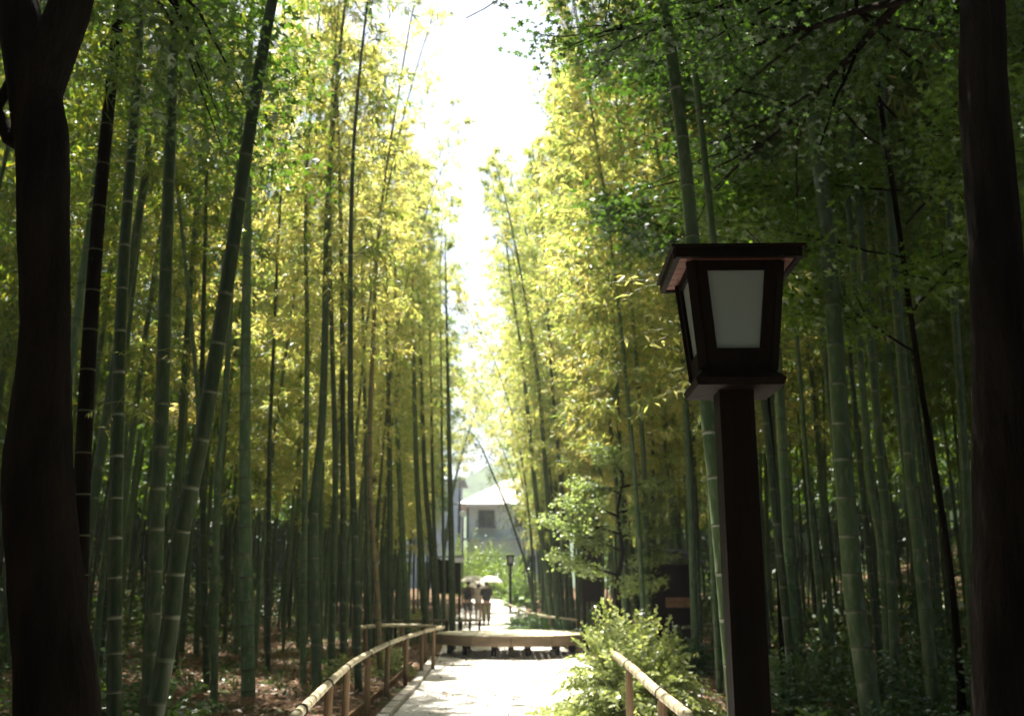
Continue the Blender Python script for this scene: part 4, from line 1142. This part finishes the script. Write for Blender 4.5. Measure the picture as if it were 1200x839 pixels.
    for sx, st in ank:
        V2.clear(); E2.clear(); R2.clear(); a = k(sx * .09, st - .01, .05, .045); b = k(sx * .095, st + .07, .035, .040, a); k(sx * .10, st + .16, .03, .030, b)
        skin_chain('shoe', V2, E2, R2, C_SHOE, root, 0, 1)
    V2.clear(); E2.clear(); R2.clear(); a = k(0, .0 + lean, 1.49, (.065, .055)); b = k(0, .025 + lean, 1.57, (.088, .085), a); k(0, .04 + lean, 1.625, (.060, .065), b)
    skin_chain('hair', V2, E2, R2, HAIR, root, 0, 1)
    # face details on the far side of the head
    mb = MB()
    hc = Vector((0, .06 + lean, 1.53)) * s
    mb.add([hc + Vector(q) * s for q in ((-.012, .075, -.02), (.012, .075, -.02), (0, .102, -.02), (0, .078, .025))], [[0, 2, 3], [2, 1, 3], [0, 1, 2], [1, 0, 3]]); mb.build('nose', SKIN, root)
    for sx in (-1, 1):
        MB().tube([hc + Vector((sx * .03, .066, .02)) * s, hc + Vector((sx * .03, .082, .02)) * s], .008 * s, 6).build('eye', HAIR, root)
        MB().tube([hc + Vector((sx * .070, .0, -.025)) * s, hc + Vector((sx * .082, -.004, .0)) * s, hc + Vector((sx * .072, -.004, .022)) * s], .011 * s, 6).build('ear', SKIN, root)
    MB().box(hc + Vector((0, .076, -.045)) * s, (.035 * s, .012 * s, .008 * s)).build('mouth', RWOOD, root)
    if backpack is not None:
        mb = MB(); c = Vector((0, -.14 + lean * .4, 1.14)) * s
        bm = bmesh.new(); bmesh.ops.create_cube(bm, size=1); bmesh.ops.scale(bm, vec=(.25 * s, .15 * s, .34 * s), verts=bm.verts)
        bmesh.ops.bevel(bm, geom=bm.edges[:], offset=.05 * s, segments=3, affect='EDGES')
        bmesh.ops.translate(bm, vec=c, verts=bm.verts); me = bpy.data.meshes.new('backpack'); bm.to_mesh(me); bm.free(); me.materials.append(backpack)
        o = link('backpack', me, root)
    hp = Vector(hands[hand_side]) * s
    return root, Vector(loc) + Matrix.Rotation(rz, 3, 'Z') @ (hp + Vector((-hand_side * .0, .04, 0)) * s)
def parasol(hand, tilt, label, Rr=.50, shaft=.62):
    root = thing('parasol', label, 'parasol', hand, group='pale parasols held by the walkers')
    tx, ty = tilt; root.rotation_euler = (ty, tx, 0)
    top = shaft
    MB().tube([(0, 0, -.10), (0, 0, top + .05)], .007, 6).build('shaft', ROPE, root)
    MB().tube([(0, 0, -.16), (0, 0, -.05)], .014, 8).build('handle', EDGEW, root)
    vs = [(0, 0, top)]; fs = []; n = 16; rings = 5
    for i in range(1, rings + 1):
        q = i / rings; rr = Rr * math.sin(q * 1.15) / math.sin(1.15); z = top - .24 * (1 - math.cos(q * 1.35)) / (1 - math.cos(1.35))
        for k_ in range(n):
            a = 2 * math.pi * k_ / n; sc = 1 if k_ % 2 == 0 else 1 - .05 * q
            vs.append((math.cos(a) * rr * sc, math.sin(a) * rr * sc, z + (0 if k_ % 2 == 0 else .012 * q)))
    for k_ in range(n): fs.append([0, 1 + k_, 1 + (k_ + 1) % n])
    for i in range(rings - 1):
        for k_ in range(n): fs.append([1 + i * n + k_, 1 + (i + 1) * n + k_, 1 + (i + 1) * n + (k_ + 1) % n, 1 + i * n + (k_ + 1) % n])
    mb = MB(); mb.add(vs, fs); o = mb.build('canopy', C_PAR, root, smooth=False)
    so = o.modifiers.new('solid', 'SOLIDIFY'); so.thickness = .004
    for k_ in range(8):
        a = 2 * math.pi * k_ / 8
        MB().tube([(math.cos(a) * .02, math.sin(a) * .02, top - .22), (math.cos(a) * Rr * .55, math.sin(a) * Rr * .55, top - .075)], .003, 4).build('rib', ROPE, root)
def walker(px, Y, *a, **k):
    x = at(px, 720, Y).x; return person((x, Y, H(x, Y) + .013), *a, **k)
_, h1 = walker(548.5, 39.5, 1.66, 'walker at the left in brown top and grey shorts with a black backpack', C_BROWN, C_GREY, .50, .16, 1, backpack=C_BAG)
parasol(h1, (-.04, -.05), 'pale parasol over the leftmost walker with the backpack')
_, h2 = walker(560.5, 40.3, 1.55, 'middle walker in a long cream jacket with bare legs', C_CREAM, C_SKIRT, .55, -.14, -1, shirt_long=True)
parasol(h2, (.30, -.25), 'pale tilted parasol between the other two, held low', Rr=.46, shaft=.52)
_, h3 = walker(570, 39.2, 1.62, 'walker at the right in a dark top and khaki trousers', C_DARK, C_KHAKI, .12, .13, 1, rz=.05)
parasol(h3, (.05, 0), 'pale parasol over the rightmost walker in khaki trousers')

# ------------------------------------------------------------------ houses beyond
PLAS = surf('pale_render', (.50, .56, .60), (.58, .63, .67), rough=.9, scale=3, bump=.1)
PLAS2 = surf('blue_grey_cladding', (.30, .38, .46), (.38, .46, .54), rough=.8, scale=2, bump=.1)
ROOFM = surf('pale_roof_tile', (.50, .49, .46), (.62, .61, .58), rough=.6, scale=10, bump=.2, objrand=.08)
ROOFB = surf('blue_roof_tile', (.17, .22, .28), (.24, .30, .37), rough=.5, scale=8, bump=.2, objrand=.08)
GLASS = surf('dark_window_glass', (.02, .03, .035), (.03, .045, .05), rough=.08, scale=2, bump=0, spec=.8)
FRAME = surf('dark_window_frame', (.04, .05, .055), (.06, .07, .075), rough=.5, scale=5, bump=.05)
def hip_roof(root, x0, x1, y0, y1, ze, zr, over, mat, courses=7):
    """four sloping faces laid in stepped tile courses"""
    X0, X1, Y0, Y1 = x0 - over, x1 + over, y0 - over, y1 + over
    hw = (Y1 - Y0) / 2
    rf = MB().box(((X0 + X1) / 2, (Y0 + Y1) / 2, ze - .05), (X1 - X0, Y1 - Y0, .12)).build('roof', mat, root)
    for i in range(courses):
        a = i / courses; b = (i + 1) / courses; ins = hw * a * .98; z = ze + (zr - ze) * a
        mb = MB(); w = X1 - X0 - 2 * ins; d = Y1 - Y0 - 2 * ins; insb = hw * b * .98; w2 = X1 - X0 - 2 * insb; d2 = max(Y1 - Y0 - 2 * insb, .05)
        z1 = ze + (zr - ze) * b + .04
        vs = [(-w/2, -d/2, z + .012), (w/2, -d/2, z + .012), (w/2, d/2, z + .012), (-w/2, d/2, z + .012), (-w2/2, -d2/2, z1), (w2/2, -d2/2, z1), (w2/2, d2/2, z1), (-w2/2, d2/2, z1)]
        vs = [(p[0] + (X0 + X1) / 2, p[1] + (Y0 + Y1) / 2, p[2] + .05) for p in vs]
        mb.add([(p[0], p[1], p[2] - .04) for p in vs[:4]] + vs, [[0, 1, 5, 4], [1, 2, 6, 5], [2, 3, 7, 6], [3, 0, 4, 7], [4, 5, 9, 8], [5, 6, 10, 9], [6, 7, 11, 10], [7, 4, 8, 11], [8, 9, 10, 11], [3, 2, 1, 0]])
        mb.build('tile_course', mat, rf)
def window(root, x, z, w, h, y, balcony=False, cols=2):
    f = MB(); f.box((x, y, z + h / 2 - .04), (w, .10, .08)); f.box((x, y, z - h / 2 + .04), (w, .10, .08))
    for s in (-1, 1): f.box((x + s * (w / 2 - .04), y, z), (.08, .10, h - .16))
    for i in range(1, cols): f.box((x - w / 2 + w * i / cols, y, z), (.05, .08, h - .16))
    fo = f.build('window', FRAME, root)
    for i in range(cols): MB().box((x - w / 2 + w * (i + .5) / cols, y + .012, z), (w / cols - .07, .03, h - .17)).build('pane', GLASS, fo)
    if balcony:
        b = MB(); b.box((x, y - .25, z - h / 2 - .05), (w + .3, .5, .08)); b.box((x, y - .48, z - h / 2 + .38), (w + .3, .05, .05))
        for k in range(10): b.box((x - w / 2 - .12 + (w + .24) * k / 9, y - .48, z - h / 2 + .17), (.035, .035, .38))
        b.build('balcony', FRAME, root)
hy = 72.0; gz = 1.22
house = thing('house', 'two-storey house with pale tiled roof and blue-grey walls beyond the path', 'house', (0, hy, gz))
xL, xR = (547 - 600) / F * hy * 1.0, 3.6
ze = at(560, 592, hy).z - gz; zr = ze + 2.1
MB().box(((xL + xR) / 2, 3.0, (ze + 3.5) / 2), (xR - xL, 6.0, ze - 3.5)).build('upper_wall', PLAS, house).location.z = 0
house.children[-1].data.transform(Matrix.Translation((0, 0, 3.5 - (ze + 3.5) / 2 + (ze - 3.5) / 2)))
MB().box(((xL + xR) / 2 + .05, 3.0, 1.72), (xR - xL - .1, 5.9, 3.5)).build('lower_wall', PLAS2, house)
hip_roof(house, xL, xR, 0, 6.0, ze, zr, .65, ROOFM)
MB().box(((xL + xR) / 2, -.35, 3.50), (xR - xL + .5, .9, .12)).build('canopy_roof', ROOFB, house)
wz_ = at(570, 606, hy).z - gz; wx_ = at(570, 606, hy).x
window(house, wx_, wz_ - .1, 1.15, 1.15, -.03, balcony=True)
window(house, wx_ + 2.6, wz_ - .1, 1.15, 1.15, -.03)
window(house, wx_ + .2, 1.7, 1.6, 1.3, -.02, cols=3)
window(house, wx_ + 2.9, 1.7, 1.2, 1.3, -.02)
MB().tube([(xL + .12, -.08, 0), (xL + .12, -.08, ze - .2)], .05, 8).build('drainpipe', FRAME, house)
# neighbour behind
ny_ = 92.0; x1 = (540 - 600) / F * ny_
hb = thing('house', 'pale blue neighbouring house with a flat eave, left behind the first', 'house', (x1 - 3.2, ny_, 1.25))
zt_ = at(530, 560, ny_).z - 1.25
MB().box((0, 3, (zt_ - .2) / 2), (6.2, 6, zt_ - .2)).build('wall', PLAS2, hb)
hip_roof(hb, -3.1, 3.1, 0, 6, zt_ - .2, zt_ + .9, .5, ROOFB, 5)
for wx in (-1.6, .2, 2.0):
    for wz2 in (1.8, 4.8, 7.4): window(hb, wx, wz2, 1.0, 1.1, -.03)
hc_ = thing('house', 'blue-roofed house higher up behind the pale roof', 'house', (-1.5, 112, 1.25))
zt_ = at(560, 578, 112).z - 1.25
MB().box((0, 3, (zt_ - 1.4) / 2), (7, 6, zt_ - 1.4)).build('wall', PLAS, hc_)
hip_roof(hc_, -3.5, 3.5, 0, 6, zt_ - 1.4, zt_ + .6, .6, ROOFB, 6)
for wx in (-1.6, .2, 2.0):
    for wz2 in (1.8, 4.8): window(hc_, wx, wz2, 1.0, 1.1, -.03)
# pole with finial beside the first house, mirror on a pole
px_ = at(538.5, 590, 70)
pl = thing('utility_pole', 'slim dark pole rising beside the left roof corner of the house', 'pole', (px_.x, 70, 1.2))
zt_ = at(538, 566, 70).z - 1.2
MB().tube([(0, 0, -.3), (0, 0, zt_ * .75), (0, 0, zt_)], [.13, .11, .03], 8).build('shaft', FRAME, pl)
MB().box((0, 0, zt_ * .80), (.9, .08, .08)).build('crossarm', FRAME, pl)
q = at(542.5, 602, 60); gm = H(q.x, 60)
mi_ = thing('traffic_mirror', 'round white-faced mirror on a dark pole left of the house', 'mirror', (q.x, 60, gm))
MB().tube([(0, 0, -.2), (0, 0, q.z - gm + .1)], .05, 8).build('pole', FRAME, mi_)
MB().tube([(0, -.09, q.z - gm), (0, -.12, q.z - gm)], [.19, .14], 20).build('mirror_face', WHITE, mi_)
MB().tube([(0, -.04, q.z - gm), (0, -.09, q.z - gm)], [.16, .21], 20).build('mirror_rim', FRAME, mi_)

# garden in front of the house
gw = thing('garden_wall', 'low grey garden wall across the foot of the house', 'wall', (0, 66, H(0, 66)))
for i in range(12):
    for j in range(3):
        MB().box((-3.6 + .62 * i + (.31 if j % 2 else 0), 0, .12 + .235 * j), (.61, .22 + random.uniform(-.01, .02), .23)).build('wall_block', STONE, gw)
MB().box((0, 0, .79), (7.9, .32, .08)).build('coping', ROOFB, gw)
def garden_bush(px, py_top, Y, r, label, round_=False):
    t = at(px, py_top, Y); g = H(t.x, Y); h = max(t.z - g, .4)
    if round_:
        root = thing('clipped_bush', label, 'bush', (t.x, Y, g))
        n = 1600; d = rand_unit(n); d[:, 2] = np.abs(d[:, 2]) * 1.0
        base = d * np.array([r, r, h]) * rng.uniform(.82, 1.03, n)[:, None]
        v, f = leaf_quads(base, unit(d + rng.normal(0, .6, (n, 3))), unit(d + rng.normal(0, .5, (n, 3))), .14, .08)
        link('foliage', mesh_np('foliage', v, f, [GLEAF]), root)
        MB().tube([(0, 0, -.05), (0, 0, h * .6)], [.06, .03], 6).build('stem', BARK, root)
    else: shrub((t.x, Y, g), r, h, 120, 20, .22, GLEAF, label, cat='bush', name='bush', arch=.35)
garden_bush(583, 629, 62, 1.4, 'big bright bush before the middle of the house')
garden_bush(572, 640, 63, 1.0, 'bright bush left of the big one before the house')
garden_bush(551, 640, 61, .7, 'light leafy bush under the round mirror')
garden_bush(544, 612, 63, .55, 'tall narrow leafy shrub at the left corner of the house')
garden_bush(598, 645, 58, 1.2, 'leafy bush behind the distant lantern')
garden_bush(567, 670, 59, .6, 'round clipped bush, left of two behind the walkers', True)
garden_bush(580, 669, 58.5, .65, 'round clipped bush, right of two behind the walkers', True)
garden_bush(555, 678, 58, .6, 'round clipped bush just above the leftmost parasol', True)
garden_bush(612, 672, 52, .9, 'loose bush right of the distant lantern')
# trees around the houses
def round_tree(x, y, h, r, label, group='trees behind the houses'):
    g = H(x, y); root = thing('tree', label, 'tree', (x, y, g), group=group)
    MB().tube([(0, 0, -.2), (.1, 0, h * .4), (0, .1, h * .8)], [.22, .16, .05], 8).build('trunk', BARK, root, smooth=True)
    n = 5200; cl = rand_unit(46) * np.array([r, r, h * .3]) * rng.uniform(.4, 1, (46, 1)) + np.array([0, 0, h * .66])
    i = rng.integers(0, 46, n); base = cl[i] + rand_unit(n) * rng.uniform(.3, 1, n)[:, None] * r * .34
    v, f = leaf_quads(base, rand_unit(n), rand_unit(n), .34, .2)
    link('crown', mesh_np('crown', v, f, [FLEAF]), root)
for i, (x, y, h, r) in enumerate([(-14, 84, 12, 4.5), (-22, 78, 13, 5), (8, 84, 11, 4.2), (15, 78, 13, 5), (22, 90, 14, 6), (-10.5, 98, 10, 3.5), (7, 100, 12, 4), (-32, 80, 14, 6), (32, 82, 14, 6)]):
    round_tree(x, y, h, r, ['tree left of the neighbouring house', 'broad tree far left behind the grove', 'tree hidden behind the right grove beside the house', 'tree far right behind the grove', 'broad tree beyond the right grove',
                            'tree between the neighbouring house and the hill', 'tree right of the blue-roofed house', 'outermost tree far left', 'outermost tree far right'][i])
# hill
gx2 = np.linspace(-420, 420, 90); gy2 = np.linspace(190, 520, 34); X, Y = np.meshgrid(gx2, gy2)
Z = 60 * np.exp(-((Y - 360) / 90) ** 2) * (.75 + .25 * np.sin(X / 55 + .4) + .12 * np.sin(X / 21)) + 1.2 * np.sin(X / 6.3) * np.sin(Y / 7.7) - 2
idx = np.arange(X.size).reshape(X.shape)
fq = np.stack([idx[:-1, :-1], idx[:-1, 1:], idx[1:, 1:], idx[1:, :-1]], -1).reshape(-1, 4)
HILL = surf('wooded_hill', (.04, .065, .035), (.075, .11, .05), rough=1, scale=.12, scale2=.5, bump=.6, c3=(.03, .05, .03))
struct('hill', mesh_np('hill', np.stack([X, Y, Z], -1).reshape(-1, 3), fq, [HILL], smooth=True))

# spray of big yellow leaves in front of the grove left of the lantern (each leaf a part)
def leaf_sprig(origin, ends, label, size=.085):
    root = thing('bamboo_sprig', label, 'sprig', origin)
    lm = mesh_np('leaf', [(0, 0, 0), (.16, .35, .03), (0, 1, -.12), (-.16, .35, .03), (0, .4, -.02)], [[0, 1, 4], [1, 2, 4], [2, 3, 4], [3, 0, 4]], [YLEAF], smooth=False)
    mb = MB()
    for e in ends:
        e = Vector(e); mb.tube([Vector((0, 0, 0)), e * .55 + Vector((0, 0, .03)), e], [.004, .003, .0015], 5)
        for t_ in (.55, .75, .9, 1.0, 1.0):
            p = e * t_; l = link('leaf', lm, root, p)
            l.rotation_euler = (random.uniform(-.9, .3), random.uniform(-.6, .6), random.uniform(0, 6.28)); q = size * random.uniform(.8, 1.4); l.scale = (q, q, q)
    mb.build('twig', TWIG, root)
leaf_sprig(at(825, 385, 6.9), [(-.18, -.1, -.05), (-.4, 0, -.12), (-.55, .1, -.04), (-.35, -.1, .07), (-.2, .1, .10)], 'sprig of large yellow leaves left of the lantern body')
leaf_sprig(at(830, 440, 6.9), [(-.18, -.1, -.06), (-.33, 0, -.14), (-.42, .1, -.2), (-.25, 0, .03)], 'sprig of large yellow leaves low beside the lantern skirt')
leaf_sprig(at(800, 330, 7.4), [(-.2, -.1, -.05), (-.45, 0, .05), (-.7, .1, .0), (-.5, 0, -.12)], 'sprig of pale yellow leaves level with the lantern roof')
leaf_sprig(at(915, 320, 7.0), [(.1, 0, -.12), (.2, 0, -.03), (.0, .1, -.2)], 'small green sprig right of the lantern roof', .06)
leaf_sprig(at(190, 410, 7.9), [(.1, 0, -.08), (.22, -.1, -.03), (-.2, 0, -.1), (-.35, 0, -.02)], 'green sprig hanging from the stout pale culm', .06)
leaf_sprig(at(140, 470, 8.2), [(.2, 0, -.1), (.35, -.1, -.18), (-.25, 0, -.1), (.1, 0, .1), (-.1, 0, -.25)], 'green sprig low on the white-ringed bamboo', .06)

# ------------------------------------------------------------------ haze
def haze(d):
    mb = MB(); mb.box((0, 270, 38), (1100, 600, 86))
    o = mb.build('haze', [])
    m = bpy.data.materials.new('haze'); m.use_nodes = True; N = m.node_tree.nodes; N.clear()
    out = N.new('ShaderNodeOutputMaterial'); pv = N.new('ShaderNodeVolumePrincipled'); pv.inputs['Density'].default_value = d
    pv.inputs['Color'].default_value = (.86, .93, 1, 1); pv.inputs['Anisotropy'].default_value = .3
    m.node_tree.links.new(pv.outputs[0], out.inputs['Volume']); o.data.materials.append(m); o['kind'] = 'stuff'
haze(.0006)
